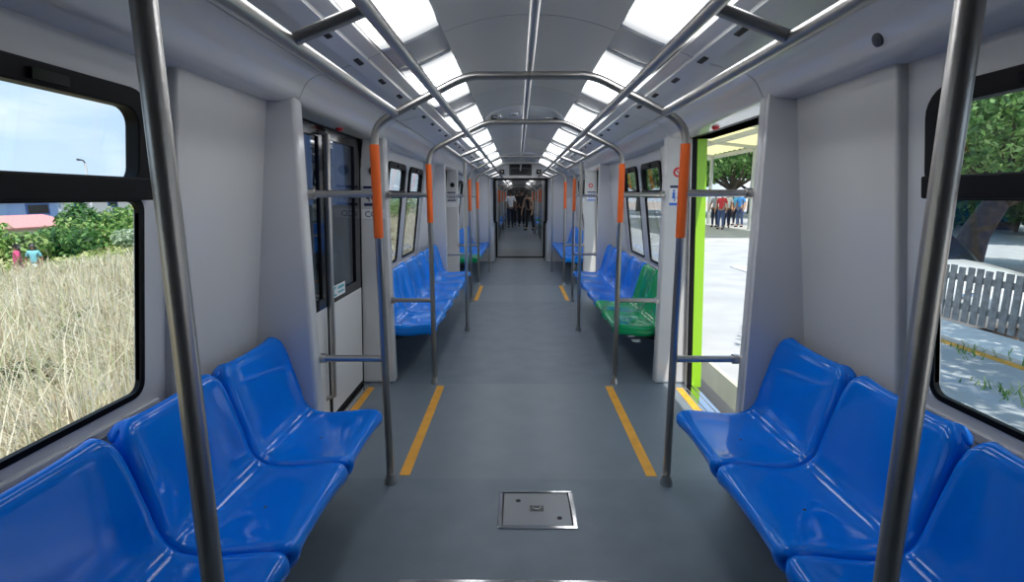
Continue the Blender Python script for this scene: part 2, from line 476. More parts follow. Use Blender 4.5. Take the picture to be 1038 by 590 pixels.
# ---- doors
def door_leaf(s, y0, y1, seam_at_y1, t=0.0, sticker=False):
    """closed leaf: black glazed upper half, white lower half"""
    r = empty(nxt('door'), (s * 1.25, (y0 + y1) / 2, 0)); r['kind'] = 'structure'
    X = lambda z, u=0: s * (XD(z) + t + u)
    def slab(ya, yb, za, zb, u0, u1): return [(X(za, u0), ya, za), (X(za, u0), yb, za), (X(zb, u0), yb, zb), (X(zb, u0), ya, zb)], [(X(za, u1), ya, za), (X(za, u1), yb, za), (X(zb, u1), yb, zb), (X(zb, u1), ya, zb)]
    obj('door_panel', MB().hexa(*slab(y0 + .03, y1 - .012, .03, .765, 0, .04)), M['doorwhite'], r, bevel=.004)
    mb = MB()
    gl = (y0 + .13, y1 - .075) if seam_at_y1 else (y0 + .075, y1 - .13)
    for a in ((y0 + .03, y1 - .012, .765, .83), (y0 + .03, y1 - .012, 1.775, 1.84), (y0 + .03, gl[0], .83, 1.775), (gl[1], y1 - .012, .83, 1.775)):
        mb.hexa(*slab(*a, 0, .04))
    obj('window_frame', mb, M['blackgloss'], r)
    obj('pane', MB().hexa(*slab(gl[0], gl[1], .83, 1.775, .012, .018)), M['tint'], r)
    mb = MB()
    mb.hexa(*slab(y0, y0 + .03, .0, 1.845, -.004, .05)); mb.hexa(*slab(y1 - .012, y1, .0, 1.845, -.004, .05))
    mb.hexa(*slab(y0 + .03, y1 - .012, .002, .03, -.003, .045))
    obj('rubber_edge', mb, M['black'], r)
    return r
def grab_bar(r, s, y):
    X = lambda z: s * (XD(z) - .045)
    obj('grab_bar', MB().tube([(s * (XD(1.80) + .004), y, 1.80), (X(1.79), y, 1.785), (X(1.0), y, 1.0), (X(.2), y, .20), (s * (XD(.18) + .004), y, .185)], .016), M['steel'], r, smooth=True)

ldoors = []
for k, (a, b) in enumerate(DOORS):
    c = (a + b) / 2
    d1 = door_leaf(-1, a + .005, c, True); d2 = door_leaf(-1, c, b - .01, False)
    grab_bar(d1, -1, c - .06)
    if k == 0:
        # small teal round-cornered sticker near the bottom of the pane
        xs = lambda z: -(XD(z) - .001)
        def sq(ya, yb, za, zb, lift, m, name):
            f = [(xs(za) + lift, ya, za), (xs(za) + lift, yb, za), (xs(zb) + lift, yb, zb), (xs(zb) + lift, ya, zb)]
            g = [(x + .0006, y, z) for x, y, z in f]
            return obj(name, MB().hexa(f, g), m, d2)
        sq(3.19, 3.42, .795, .875, 0.0006, M['white'], 'sticker')
        ring = MB()
        for i in range(14):
            t0, t1 = math.radians(60 + i * 18), math.radians(60 + (i + 1) * 18)
            P = lambda rr, t: (3.232 + rr * math.cos(t), .835 + rr * math.sin(t))
            q = [P(.020, t0), P(.033, t0), P(.033, t1), P(.020, t1)]
            ring.hexa([(xs(z) + .0016, y, z) for y, z in q], [(xs(z) + .0024, y, z) for y, z in q])
        obj('sticker_mark', ring, M['teal'], d2)
        sq(3.28, 3.40, .842, .862, .0018, M['teal'], 'sticker_lettering'); sq(3.28, 3.39, .815, .828, .0018, M['teal'], 'sticker_lettering')
        
# open doorways on the platform side: leaves slid out along the carriage side, lime green outside
for k, (a, b) in enumerate(DOORS):
    for e in (0, 1):
        if e == 0: y0, y1 = a - .055, a + .022
        else: y0, y1 = b - .022, b + .055
        if k == 0 and e == 0: pass
        r = empty(nxt('door'), (1.40, (y0 + y1) / 2, 0)); r['kind'] = 'structure'
        X = lambda z, u: XD(z) + .034 + u
        def slab(ya, yb, za, zb, u0, u1): return [(X(za, u0), ya, za), (X(za, u0), yb, za), (X(zb, u0), yb, zb), (X(zb, u0), ya, zb)], [(X(za, u1), ya, za), (X(za, u1), yb, za), (X(zb, u1), yb, zb), (X(zb, u1), ya, zb)]
        obj('door_panel', MB().hexa(*slab(y0, y1, -.02, 1.835, .0, .07)), M['lime'], r)
        # rubber seal and steel edge on the jamb
        ye = a + .012 if e == 0 else b - .012
        mb = MB().hexa([(s_, ye - .012, z) for s_, z in ((1.255, 0), (1.29, 0), (1.222, 1.84), (1.187, 1.84))], [(s_, ye + .012, z) for s_, z in ((1.255, 0), (1.29, 0), (1.222, 1.84), (1.187, 1.84))])
        obj('rubber_seal', mb, M['black'], r)
        mb = MB().tube([(1.247, ye + (.008 if e == 0 else -.008), 0.0), (1.179, ye + (.008 if e == 0 else -.008), 1.84)], .009)
        obj('edge_strip', mb, M['steel'], r, smooth=True)
for k, (a, b) in enumerate(DOORS):
    for s in (-1, 1):
        x0, x1 = sorted((s * 1.17, s * 1.33))
        obj(nxt('trim'), MB().box((x0, a, 1.838), (x1, b, 1.90)), M['black'], kind='structure')
        # red warning lamp over the doorway
        o = obj('ceiling_indicator_lamp', MB().tube([(s * 1.125, b - .62, 1.8415), (s * 1.125, b - .62, 1.832), (s * 1.125, b - .62, 1.823)], [.022, .022, .012], 16), M['red'], smooth=True)
        tag(o, f"small red warning lamp over the {'closed dark-glass' if s < 0 else 'open'} door {'near the first seats' if k == 0 else 'further down the car'}", 'lamp', 'red lamps over the doors')

# ---- seats
PROF = [(.470, .352), (.492, .375), (.500, .402), (.492, .424), (.468, .434), (.42, .434), (.34, .425), (.265, .419), (.205, .424), (.158, .445), (.128, .49), (.106, .575), (.083, .665), (.062, .745), (.050, .780), (.030, .800), (.006, .797), (-.012, .770)]
def seat_shell():
    nv, nu = 46, 21
    prof = spline(PROF, nv)
    HW = .2475
    G = []
    for i, (x, z) in enumerate(prof):
        v = i / (nv - 1)
        tx = prof[min(i + 1, nv - 1)] - prof[max(i - 1, 0)]; tx /= np.linalg.norm(tx)
        nx, nz = tx[1], -tx[0]                      # towards the sitter
        nrm = np.array([nx, nz])
        # narrower at the top of the back and at the front corners
        hw = HW
        s_top = max(0, (z - .70) / .105); hw -= .005 * max(0, min(1, (z - .5) / .25)) + (.042 * (1 - math.sqrt(max(0, 1 - min(1, s_top) ** 2))) if s_top > 0 else 0)
        s_fr = max(0, (x - .44) / .06)
        if z < .45: hw -= .016 * (1 - math.sqrt(max(0, 1 - min(1, s_fr) ** 2)))
        row = []
        for j in range(nu):
            u = -1 + 2 * j / (nu - 1); u = math.copysign(abs(u) ** .8, u)
            back = min(1, max(0, (z - .45) / .12))
            # dished middle, raised sides
            lift = .020 * abs(u) ** 4 + .010 * u * u - .012
            lift *= .35 + .65 * min(1, v / .16) * (lambda q: q * q * (3 - 2 * q))(min(1, max(0, (1 - v) / .45)))
            edge = max(0, (abs(u) - .90) / .10)
            lift -= .018 * edge ** 2
            p = np.array([x, z]) + nrm * lift * (1 if back < .5 else 1.35)
            row.append((p[0], u * hw, p[1], nrm[0], nrm[1]))
        G.append(row)
    vs = []; fs = []
    for row in G: vs += [(p[0], p[1], p[2]) for p in row]
    for i in range(nv - 1):
        for j in range(nu - 1):
            a = i * nu + j; fs.append((a, a + 1, a + nu + 1, a + nu))
    # rim folded back all round the sides
    for side in (0, nu - 1):
        rows = []
        for depth, out in ((.012, .0008), (.032, .0), (.055, -.004)):
            idx = []
            for i in range(nv):
                p = G[i][side]
                d = depth * (1.25 if p[2] < .45 else .8) * (.4 if i < 5 or i > nv - 6 else 1)
                idx.append(len(vs)); vs.append((p[0] - p[3] * d, p[1] + (out if side else -out), p[2] - p[4] * d))
            rows.append(idx)
        prev = [i * nu + side for i in range(nv)]
        for idx in rows:
            for i in range(nv - 1): fs.append((prev[i], prev[i + 1], idx[i + 1], idx[i]))
            prev = idx
    return MB().add(vs, fs)
shell_mb = seat_shell()
shell_me = {}
def make_seat(color):
    r = empty('train_seat', (0, 0, 0)); r['category'] = 'seat'
    sh = obj('seat_shell', shell_mb, M[color], r, local=True, smooth='all')
    sd = sh.modifiers.new('thick', 'SOLIDIFY'); sd.thickness = .004; sd.offset = -1
    mb = MB().disc((.30, 0, .4085), (0, 0, 1), .006, .001, 14)
    obj('drain_hole', mb, M['dark'], r, local=True)
    mb = MB()
    for y in (-.15, .15):
        mb.hexa([(-.11, y - .02, .22), (-.11, y + .02, .22), (-.11, y + .02, .39), (-.11, y - .02, .39)], [(.40, y - .02, .365), (.40, y + .02, .365), (.40, y + .02, .395), (.40, y - .02, .395)])
    mb.box((-.105, -.20, .355), (-.02, .20, .395))
    mb.box((.28, -.20, .367), (.32, .20, .393))
    obj('mounting_bracket', mb, M['bracket'], r, local=True)
    return r
SEAT0 = {c: make_seat(c) for c in ('blue', 'blue2', 'green')}
used = set()
def seat(color, s, y, label, group):
    loc = (s * 1.2, y, 0); rz = 0 if s < 0 else PI
    if color not in used:
        used.add(color); r = SEAT0[color]; r.location = loc; r.rotation_euler = (0, 0, rz); r['label'] = label; r['group'] = group
        return r
    return dup(SEAT0[color], loc, rz, label, group=group)
ORD = ['first', 'second', 'third', 'fourth', 'fifth', 'sixth']
for s in (-1, 1):
    sd = 'field-window side' if s < 0 else 'fence-window side'
    dn = "closed dark-glass door's" if s < 0 else "open doorway's"
    for k in range(3):
        seat('blue', s, 2.055 - .5 * k, f"{ORD[k]} big blue seat counting from the {dn} near partition, {sd}", f"blue seats nearest the camera, {sd}")
for k in range(6):
    seat('blue2', -1, 3.815 + .085 + .26 + .5 * k, f"{ORD[k]} light blue seat beyond the closed dark-glass door, row under the field windows", 'blue seats beyond the closed door')
for k in range(6):
    if k < 2: seat('green', 1, 3.815 + .345 + .5 * k, f"{ORD[k]} green seat beyond the bright open doorway", 'green seats beyond the open doorway')
    else: seat('blue', 1, 3.815 + .345 + .5 * k, f"{ORD[k - 2]} blue seat after the two green ones beyond the bright open doorway", 'blue seats beyond the open doorway')
for k in range(6):
    c = 'green' if k < 1 else 'blue2'
    seat(c, -1, 8.34 + .345 + .5 * k, f"{'green' if k < 1 else 'blue'} seat, {ORD[k]} of the row before the gangway, field side", 'seats before the gangway, field side')
    seat('blue2', 1, 8.34 + .345 + .5 * k, f"blue seat, {ORD[k]} of the row before the gangway, platform side", 'seats before the gangway, platform side')

# ---- handrails
R = .0185
def arch_path(y):
    P = [(-.70, y, 0.0), (-.70, y, 1.742), (-.595, y, 1.803), (-.29, y, 1.958), (.29, y, 1.958), (.595, y, 1.803), (.70, y, 1.742), (.70, y, 0.0)]
    return rounded(P, {1: .10, 2: .05, 3: .07, 4: .07, 5: .05, 6: .10}, 7)
# the shoulder is a wide bend: post, bend, slope
def arch_pts(y):
    pts = [(.70, 0), (.70, 1.665)] + [tuple(p) for p in spline([(.70, 1.67), (.693, 1.715), (.668, 1.757), (.63, 1.785), (.595, 1.803)], 8)] + [(.42, 1.888)]
    pts += [tuple(p) for p in spline([(.345, 1.925), (.31, 1.940), (.275, 1.951), (.235, 1.957)], 6)]
    R_ = [(x, y, z) for x, z in pts]
    return [(-x, y, z) for x, y, z in R_] + [(x, y, z) for x, y, z in R_[::-1]]
def arch(y, label, group, guards=True):
    r = empty('handrail_arch', (0, y, 0)); tag(r, label, 'handrail', group)
    obj('arch_tube', MB().tube(arch_pts(y), R, 16), M['steel'], r, smooth='all')
    for s in (-1, 1):
        obj('orange_grip', MB().tube([(s * .70, y, 1.245), (s * .70, y, 1.665)], R + .0035, 18), M['orange'], r, smooth=True)['label'] = 'orange grip sleeve'
        obj('floor_flange', MB().tube([(s * .70, y, 0), (s * .70, y, .012), (s * .70, y, .03), (s * .70, y, .05)], [.032, .032, .024, .022], 18), M['steel'], r, smooth=True)
        if guards:
            for z in (.66, 1.447):
                g = obj('guard_bar', MB().tube([(s * .715, y, z), (s * 1.0, y, z)], .0165, 14), M['steel'], r, smooth=True)
                obj('end_flange', MB().tube([(s * .985, y, z), (s * 1.011, y, z)], .024, 18), M['steel'], g, smooth=True)
    return r
arch_words = ['first steel handrail arch, at the near side of the doorways', 'second steel handrail arch, at the far side of the near doorways', 'third steel handrail arch, before the second pair of doorways', 'fourth steel handrail arch, beyond the second pair of doorways']
for i, y in enumerate(F):
    yy = y - .02 if i % 2 == 0 else y + .02
    arch(y, arch_words[i], 'handrail arches across the car')
# inner rails, hung just under the arches, and the middle rail on top
for s in (-1, 1):
    o = obj('ceiling_rail', MB().tube([(s * .402, -1.6, 1.866), (s * .402, END, 1.866)], R, 14), M['steel'], smooth=True)
    tag(o, f"long steel ceiling rail below the lights, {'field' if s < 0 else 'platform'} side", 'rail', 'long ceiling rails')
o = obj('ceiling_rail', MB().tube([(0, -1.6, 1.998), (0, END, 1.998)], R - .002, 14), M['steel'], smooth=True)
tag(o, 'steel ceiling rail down the middle of the car, on top of the arches', 'rail', 'long ceiling rails')
bw = ['first seats', 'six-seat rows', 'rows before the gangway']
for i, (a, b, c) in enumerate(BAYS):
    for s in (-1, 1):
        r = empty('overhead_rail', (s * .598, (a + b) / 2, 1.80)); sw = 'field' if s < 0 else 'platform'
        tag(r, f"shorter steel overhead rail above the front edge of the {bw[i]}, {sw} side", 'rail', 'overhead rails along the seat rows')
        a0 = a + .022 if i else -1.5
        obj('rail_tube', MB().tube([(s * .598, a0, 1.800), (s * .598, b - .022, 1.800)], R, 14), M['steel'], r, smooth=True)
        mid = (.81, 5.42, 9.93)[i]
        for d in (-.5, .5):
            if i == 0 and d < 0: continue
            obj('cross_link', MB().tube([(s * .585, mid + d, 1.805), (s * .416, mid + d, 1.868)], .016, 14), M['steel'], r, smooth=True)
        p = empty('grab_pole', (s * .603, mid, 0)); tag(p, f"vertical steel grab pole in front of the {bw[i]}, {sw} side", 'pole', 'grab poles in front of the seats')
        obj('pole_tube', MB().tube([(s * .603, mid, 0), (s * .60, mid, 1.780)], R, 16), M['steel'], p, smooth=True)
        obj('floor_flange', MB().tube([(s * .603, mid, 0), (s * .603, mid, .012), (s * .603, mid, .045)], [.03, .03, .022], 18), M['steel'], p, smooth=True)

# ---- signs on the far-side pillars
def plate(s, y, x0, x1, z0, z1, m, name='plate', parent=None, lift=0.0):
    a, b = sorted((s * x0, s * x1))
    return obj(name, MB().box((a, y - .0015 - lift, z0), (b, y - lift, z1)), m, parent)
for k, (a, b) in enumerate(DOORS):
    for s in (-1, 1):
        yb = b - .0005
        where = f"{'closed' if s < 0 else 'open'} {'first' if k == 0 else 'second'} door's far pillar"
        r = empty('pictogram_sign', (s * 1.115, yb, 1.44)); tag(r, f"{'navy' if s < 0 else 'blue and white'} priority pictogram sign on the {where}", 'sign', 'pictogram signs on the door pillars')
        ink = M['navy'] if s < 0 else M['signblue']
        plate(s, yb, 1.05, 1.185, 1.365, 1.515, M['white'] if s > 0 else M['pillar'], 'backing', r)
        plate(s, yb, 1.052, 1.183, 1.493, 1.512, M['navy'], 'title_band', r, .0016)
        plate(s, yb, 1.052, 1.183, 1.368, 1.388, M['navy'] if s < 0 else ink, 'caption_band', r, .0016)
        mb = MB()
        for cx in (1.082, 1.118, 1.153):             # seated-figure pictograms
            x = s * cx
            mb.disc((x, yb - .0016, 1.474), (0, -1, 0), .0085, .001, 12)
            mb.box((x - .0095, yb - .0026, 1.430), (x + .0095, yb - .0016, 1.463))
            mb.box((x - .0125, yb - .0026, 1.418), (x + .0125, yb - .0016, 1.430))
            mb.box((x + .004, yb - .0026, 1.398), (x + .0115, yb - .0016, 1.418))
        obj('pictogram', mb, ink, r)
        if s > 0:
            q = empty('no_smoking_sign', (1.10, yb, 1.60)); tag(q, f"round red prohibition sign on the {where}", 'sign', 'red signs on the door pillars')
            plate(1, yb, 1.055, 1.155, 1.55, 1.66, M['pillar'], 'backing', q)
            mb = MB()
            for i in range(24):
                t0, t1 = 2 * PI * i / 24, 2 * PI * (i + 1) / 24
                P = lambda rr, t, y: (1.105 + rr * math.cos(t), y, 1.605 + rr * math.sin(t))
                mb.hexa([P(.021, t0, yb - .0016), P(.036, t0, yb - .0016), P(.036, t1, yb - .0016), P(.021, t1, yb - .0016)], [P(.021, t0, yb - .003), P(.036, t0, yb - .003), P(.036, t1, yb - .003), P(.021, t1, yb - .003)])
            mb.hexa([(1.083, yb - .0016, 1.622), (1.088, yb - .0016, 1.627), (1.127, yb - .0016, 1.588), (1.122, yb - .0016, 1.583)], [(1.083, yb - .003, 1.622), (1.088, yb - .003, 1.627), (1.127, yb - .003, 1.588), (1.122, yb - .003, 1.583)])
            obj('red_ring', mb, M['red'], q)
        else:
            q = empty('wall_speaker', (-1.10, yb, 1.62)); tag(q, f"round black speaker grille on the {where}", 'speaker', 'round speakers on the door pillars')
            obj('grille', MB().disc((-1.10, yb + .001, 1.62), (0, -1, 0), .030, .006, 24), M['black'], q, smooth=True)
            obj('bezel', MB().tube([(-1.10 + .034 * math.cos(t), yb - .003, 1.62 + .034 * math.sin(t)) for t in np.linspace(0, 2 * PI, 25)], .004, 8), M['bracket'], q, smooth=True)
            q = empty('plate_sign', (-1.115, yb, 1.31)); tag(q, f"small white lettered plate below the pictograms on the {where}", 'sign', 'white plates on the door pillars')
            plate(-1, yb, 1.035, 1.205, 1.275, 1.345, M['white'], 'backing', q)
            if k == 0:
                tc = bpy.data.curves.new('lettering', 'FONT'); tc.body = 'CO'; tc.size = .062; tc.extrude = .0004
                tmp = bpy.data.objects.new('lettering', tc); COL.objects.link(tmp)
                dg = bpy.context.evaluated_depsgraph_get()
                me = bpy.data.meshes.new_from_object(tmp.evaluated_get(dg)); COL.objects.unlink(tmp); bpy.data.objects.remove(tmp)
                lo = bpy.data.objects.new('lettering', me); COL.objects.link(lo); me.materials.append(M['navy'])
                lo.parent = q; lo.rotation_euler = (PI / 2, 0, 0); lo.location = (-1.182 + 1.115, -.0022, 1.288 - 1.31)

# ---- hatches in the floor
def hatch(x0, x1, y0, y1, label, lock=True):
    r = empty('floor_hatch', ((x0 + x1) / 2, (y0 + y1) / 2, 0)); tag(r, label, 'floor hatch')
    mb = MB(); w = .017
    for a in ((x0, y0, x1, y0 + w), (x0, y1 - w, x1, y1), (x0, y0 + w, x0 + w, y1 - w), (x1 - w, y0 + w, x1, y1 - w)):
        mb.box((a[0], a[1], -.004), (a[2], a[3], .0055))
    obj('rim', mb, M['chrome'], r, bevel=.003)
    obj('shadow_gap', MB().box((x0 + w, y0 + w, -.004), (x1 - w, y1 - w, .0008)), M['dark'], r)
    obj('lid', MB().box((x0 + w + .005, y0 + w + .005, 0), (x1 - w - .005, y1 - w - .005, .0042)), M['hatch'], r, bevel=.002)
    if lock:
        for px, py in ((x0 + .09, y1 - .085), (x1 - .075, y0 + .075)):
            obj('lock_hole', MB().disc((px, py, .0040), (0, 0, 1), .012, .0012, 18), M['dark'], r)
        c = ((x0 + x1) / 2, (y0 + y1) / 2)
        mb = MB().box((c[0] - .032, c[1] - .022, .0040), (c[0] + .032, c[1] + .022, .0052))
        hd = obj('handle_recess', mb, M['bracket'], r, bevel=.001)
        obj('handle_ring', MB().tube([(c[0] - .02, c[1] + .012, .006), (c[0] - .012, c[1] - .008, .0065), (c[0] + .012, c[1] - .008, .0065), (c[0] + .02, c[1] + .012, .006)], .0028, 8), M['steel'], hd, smooth=True)
hatch(-.140, .212, 2.022, 2.315, 'square metal hatch with two lock holes set in the grey floor')
hatch(-.50, .39, 1.02, 1.716, 'wide metal-rimmed floor hatch closest to the bottom of the view', lock=False)

o = obj('cornice_sensor', MB().tube([(1.010, 1.625, 1.886), (1.000, 1.625, 1.882), (.996, 1.625, 1.880)], [.020, .020, .012], 18), M['bracket'], smooth=True)
tag(o, 'small dark round sensor on the curved cornice above the blank panel, platform side', 'sensor')
# ---- carriage end, gangway
H = .585
for s in (-1, 1):
    x0, x1 = sorted((s * H, s * 1.33))
    obj('wall_far', MB().box((x0, END, 0), (x1, END + .05, 2.25)), M['pillar'], kind='structure')
    x0, x1 = sorted((s * H, s * (H + .05)))
    obj('wall_' + SIDE[s], MB().box((x0, END + .05, 0), (x1, 12.9, 2.0)), M['wall'], kind='structure')
obj('wall_far', MB().box((-H, END, 1.79), (H, END + .05, 2.25)), M['ceil'], kind='structure')
obj('ceiling', MB().box((-H, END + .05, 1.90), (H, 12.9, 1.95)), M['dark'], kind='structure')
g = empty('trim_gangway', (0, END, 0)); g.name = nxt('trim'); LOC[g.name] = (0, END, 0); g['kind'] = 'structure'
for s in (-1, 1):
    mb = MB().prism([(s * .535, 1.835), (s * .60, 1.835), (s * .60, .93), (s * .575, .86), (s * .55, .86), (s * .535, .93)], END - .04, END + .0)
    obj('rubber_jamb', mb, M['black'], g)
    mb = MB().prism([(s * .545, .86), (s * .585, .86), (s * .585, 0), (s * .545, 0)], 12.22, 12.30)
    obj('rubber_jamb', mb, M['black'], g)
obj('rubber_lintel', MB().box((-.60, END - .04, 1.785), (.60, END, 1.835)), M['black'], g)
obj('threshold', MB().box((-.585, 12.22, 0.0), (.585, 12.36, .02)), M['black'], g)
d = empty('display_sign', (0, END, 2.02)); tag(d, 'dark two-line display panel above the gangway opening', 'display')
obj('housing', MB().box((-.245, END - .03, 1.895), (.245, END - .001, 2.145)), M['bracket'], d, bevel=.008)
for a, b in ((2.055, 2.132), (1.91, 2.035)):
    obj('screen', MB().box((-.225, END - .034, a), (.225, END - .029, b)), M['led'], d)
for s in (-1, 1):
    c = empty('ceiling_camera', (s * .40, END, 1.97)); tag(c, f"small dark camera box beside the end display, {'field' if s < 0 else 'platform'} side", 'camera', 'camera boxes beside the end display')
    obj('housing', MB().box((s * .40 - .05, END - .09, 1.92), (s * .40 + .05, END - .001, 2.02)), M['black'], c, bevel=.01)
    obj('lens', MB().disc((s * .40, END - .089, 1.97), (0, -1, 0), .022, .012, 18), M['blackgloss'], c, smooth=True)

# ---- the next carriage
Y2 = 12.9
END2 = 31.0
D2 = [(17.2, 18.6), (21.8, 23.2), (26.4, 27.8)]
B2 = [(13.9, 17.2, 15.55), (18.6, 21.8, 20.2), (23.2, 26.4, 24.8), (27.8, 31.0, 29.4)]
obj('floor', MB().box((-1.315, 12.36, -.06), (1.315, END2, 0)), M['floor'], kind='structure')
for a, b, c in B2:
    for s in (-1, 1): bay(s, a, b, c)
for s in (-1, 1):
    x0, x1 = sorted((s * H, s * 1.33))
    obj('wall_far', MB().box((x0, Y2, 0), (x1, 13.9, 2.25)), M['wall'], kind='structure')
    cornice(s, 13.9, END2, [13.9, END2])
obj('wall_far', MB().box((-H, Y2, 1.86), (H, Y2 + .05, 2.25)), M['wall'], kind='structure')
ceiling(Y2 + .05, END2, [Y2 + .05, END2])
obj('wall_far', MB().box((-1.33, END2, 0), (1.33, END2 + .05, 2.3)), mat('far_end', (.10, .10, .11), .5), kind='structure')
for k, (a, b) in enumerate(D2):
    c = (a + b) / 2
    door_leaf(-1, a + .005, c, True); door_leaf(-1, c, b - .01, False)
    for s in (-1, 1):
        x0, x1 = sorted((s * 1.17, s * 1.33))
        obj(nxt('trim'), MB().box((x0, a, 1.838), (x1, b, 1.90)), M['black'], kind='structure')
    if k == 0:
        door_leaf(1, a + .005, c, True); door_leaf(1, c, b - .01, False)
for k, (a, b) in enumerate(D2):
    for e, y in enumerate((a, b)):
        arch(y, f"steel handrail arch in the next carriage, {'near' if e == 0 else 'far'} side of its {ORD[k]} doorway", 'handrail arches in the next carriage')
for s in (-1, 1):
    o = obj('ceiling_rail', MB().tube([(s * .402, 13.2, 1.866), (s * .402, END2, 1.866)], R, 10), M['steel'], smooth=True)
    tag(o, f"long ceiling rail in the next carriage, {'field' if s < 0 else 'platform'} side", 'rail', 'ceiling rails in the next carriage')
for i in range(11):
    for s in (-1, 1):
        ceiling_light(s, 13.4 + 1.58 * i, 14.75 + 1.58 * i, f"ceiling light in the next carriage, {['first','second','third','fourth','fifth','sixth','seventh','eighth','ninth','tenth','eleventh'][i]} along the {'field' if s < 0 else 'platform'} side", 'lens2')
for bi, (a, b, c) in enumerate(B2[1:3]):
    for s in (-1, 1):
        for k in range(6):
            col = 'green' if (k == 0 and s > 0) else 'blue2'
            seat(col, s, a + .345 + .5 * k, f"{'green' if col == 'green' else 'blue'} seat, {ORD[k]} of the {ORD[bi]} row in the next carriage, {'field' if s < 0 else 'platform'} side", 'seats in the next carriage')
    for s in (-1, 1):
        p = empty('grab_pole', (s * .603, c, 0)); tag(p, f"grab pole before the {ORD[bi]} row of the next carriage, {'field' if s < 0 else 'platform'} side", 'pole', 'grab poles in the next carriage')
        obj('pole_tube', MB().tube([(s * .603, c, 0), (s * .60, c, 1.93)], R, 10), M['steel'], p, smooth=True)
# ------------------------------------------------------------------ people
def skin_obj(name, nodes, edges, m, parent, sub=2):
    """nodes: list of ((x,y,z), r) grown into one smooth limb-like surface"""
    me = bpy.data.meshes.new(name)
    me.from_pydata([n[0] for n in nodes], edges, []); me.update()
    o = bpy.data.objects.new(name, me); COL.objects.link(o); o.parent = parent
    me.materials.append(m)
    sk = o.modifiers.new('skin', 'SKIN'); sk.use_smooth_shade = True
    sub_ = o.modifiers.new('smooth', 'SUBSURF'); sub_.levels = sub; sub_.render_levels = sub
    for i, n in enumerate(nodes):
        r = n[1]; me.skin_vertices[0].data[i].radius = (r, r) if not isinstance(r, tuple) else r
    me.skin_vertices[0].data[0].use_root = True
    return o
SKIN = mat('skin', (.30, .16, .09), .5); SKIN2 = mat('skin_light', (.50, .30, .20), .5)
HAIR = mat('hair', (.012, .009, .008), .5)
EYE = mat('eye', (.02, .015, .012), .2)
def cloth(n, c): return mat('cloth_' + n, c, .8, vary=.08, vscale=20)
def person(loc, rz, label, H_=1.68, lean=0.0, turn=0.0, arms=((-.06, .05), (-.06, .05)), stride=.0, top=None, bottom=None, shoes=None, skin=SKIN, sleeves=True, hair='short', fore=(.12, .12), cat='person', group=None, skirt=False):
    r = empty('person', loc, rz); tag(r, label, cat, group); k = H_ / 1.70
    Lr = Matrix.Rotation(-lean, 3, 'X')
    hip = Vector((0, 0, .93))
    def up(p): return tuple((hip + Lr @ (Vector(p) - hip)) * k)
    def lo(p): return tuple(Vector(p) * k)
    nodes = [(lo((0, 0, .95)), .125 * k)]; edges = []
    def add(p, rad, par):
        nodes.append((p, rad * k)); edges.append((par, len(nodes) - 1)); return len(nodes) - 1
    sp = add(up((0, .0, 1.12)), .115, 0); ch = add(up((0, .0, 1.30)), .13, sp); nb = add(up((0, -.01, 1.44)), .06, ch)
    nk = add(up((0, .0, 1.50)), .05, nb); hd = add(up((0, .015, 1.57)), .078, nk); ht = add(up((0, .01, 1.645)), .075, hd)
    nose = add(up((0, .105, 1.565)), .012, hd)
    limbs = {}
    for i, s in enumerate((-1, 1)):
        sw, out = arms[i]
        sh = add(up((s * .155, 0, 1.40)), .062, ch)
        e_ = Vector((s * (.20 + out), sw * .28, 1.13)); w_ = Vector((s * (.21 + out), sw * .5 + fore[i], .90))
        el = add(up(e_), .042, sh); wr = add(up(w_), .027, el)
        dirv = (w_ - e_).normalized()
        pm = w_ + dirv * .06; pa = add(up(pm), (.032), wr)
        tips = []
        for f, (fo, ln) in enumerate(((-.03, .070), (-.010, .082), (.010, .078), (.028, .062))):
            a = pm + dirv * .030 + Vector((0, fo, 0)); b = a + dirv * ln * .5 + Vector((-s * .006, 0, 0)); c = b + dirv * ln * .4 + Vector((-s * .016, 0, 0))
            x = add(up(a), .0095, pa); x = add(up(b), .009, x); add(up(c), .0075, x)
        t = w_ + dirv * .025 + Vector((-s * .01, .035, 0)); x = add(up(t), .011, wr); add(up(t + dirv * .045 + Vector((0, .014, 0))), .009, x)
        limbs[s] = (sh, el, wr)
    legs = {}
    for s in (-1, 1):
        st = s * stride
        hp = add(lo((s * .09, 0, .88)), .09, 0); kn = add(lo((s * .10, st * .5 + .02, .50)), .058, hp)
        an = add(lo((s * .10, st - .01, .09)), .038, kn); toe = add(lo((s * .115, st + .13, .035)), .03, an)
        legs[s] = (hp, kn, an, toe)
    skin_obj('body', nodes, edges, skin, r, 2)
    P = lambda i: nodes[i][0]
    # clothes follow the same joints, a little fuller
    ns = [(P(sp), .14 * k), (P(ch), .152 * k), (P(nb), .075 * k), (P(0), .138 * k)]; es = [(0, 1), (1, 2), (0, 3)]
    for s in (-1, 1):
        sh, el, wr = limbs[s]
        ns.append((P(sh), .076 * k)); es.append((1, len(ns) - 1))
        if sleeves:
            q = tuple(Vector(P(sh)).lerp(Vector(P(el)), .8)); ns.append((q, .056 * k)); es.append((len(ns) - 2, len(ns) - 1))
    skin_obj('shirt', ns, es, top, r, 2)
    if skirt:
        ns = [(lo((0, 0, .98)), .135 * k), (lo((0, 0, .75)), .18 * k), (lo((0, 0, .52)), .21 * k)]
        skin_obj('skirt', ns, [(0, 1), (1, 2)], bottom, r, 2)
    else:
        ns = [(lo((0, 0, .98)), .14 * k)]; es = []
        for s in (-1, 1):
            hp, kn, an, toe = legs[s]
            b = len(ns)
            ns += [(P(hp), .104 * k), (P(kn), .072 * k), (tuple(Vector(P(an)) + Vector((0, 0, .02))), .055 * k)]
            es += [(0, b), (b, b + 1), (b + 1, b + 2)]
        skin_obj('trousers', ns, es, bottom, r, 2)
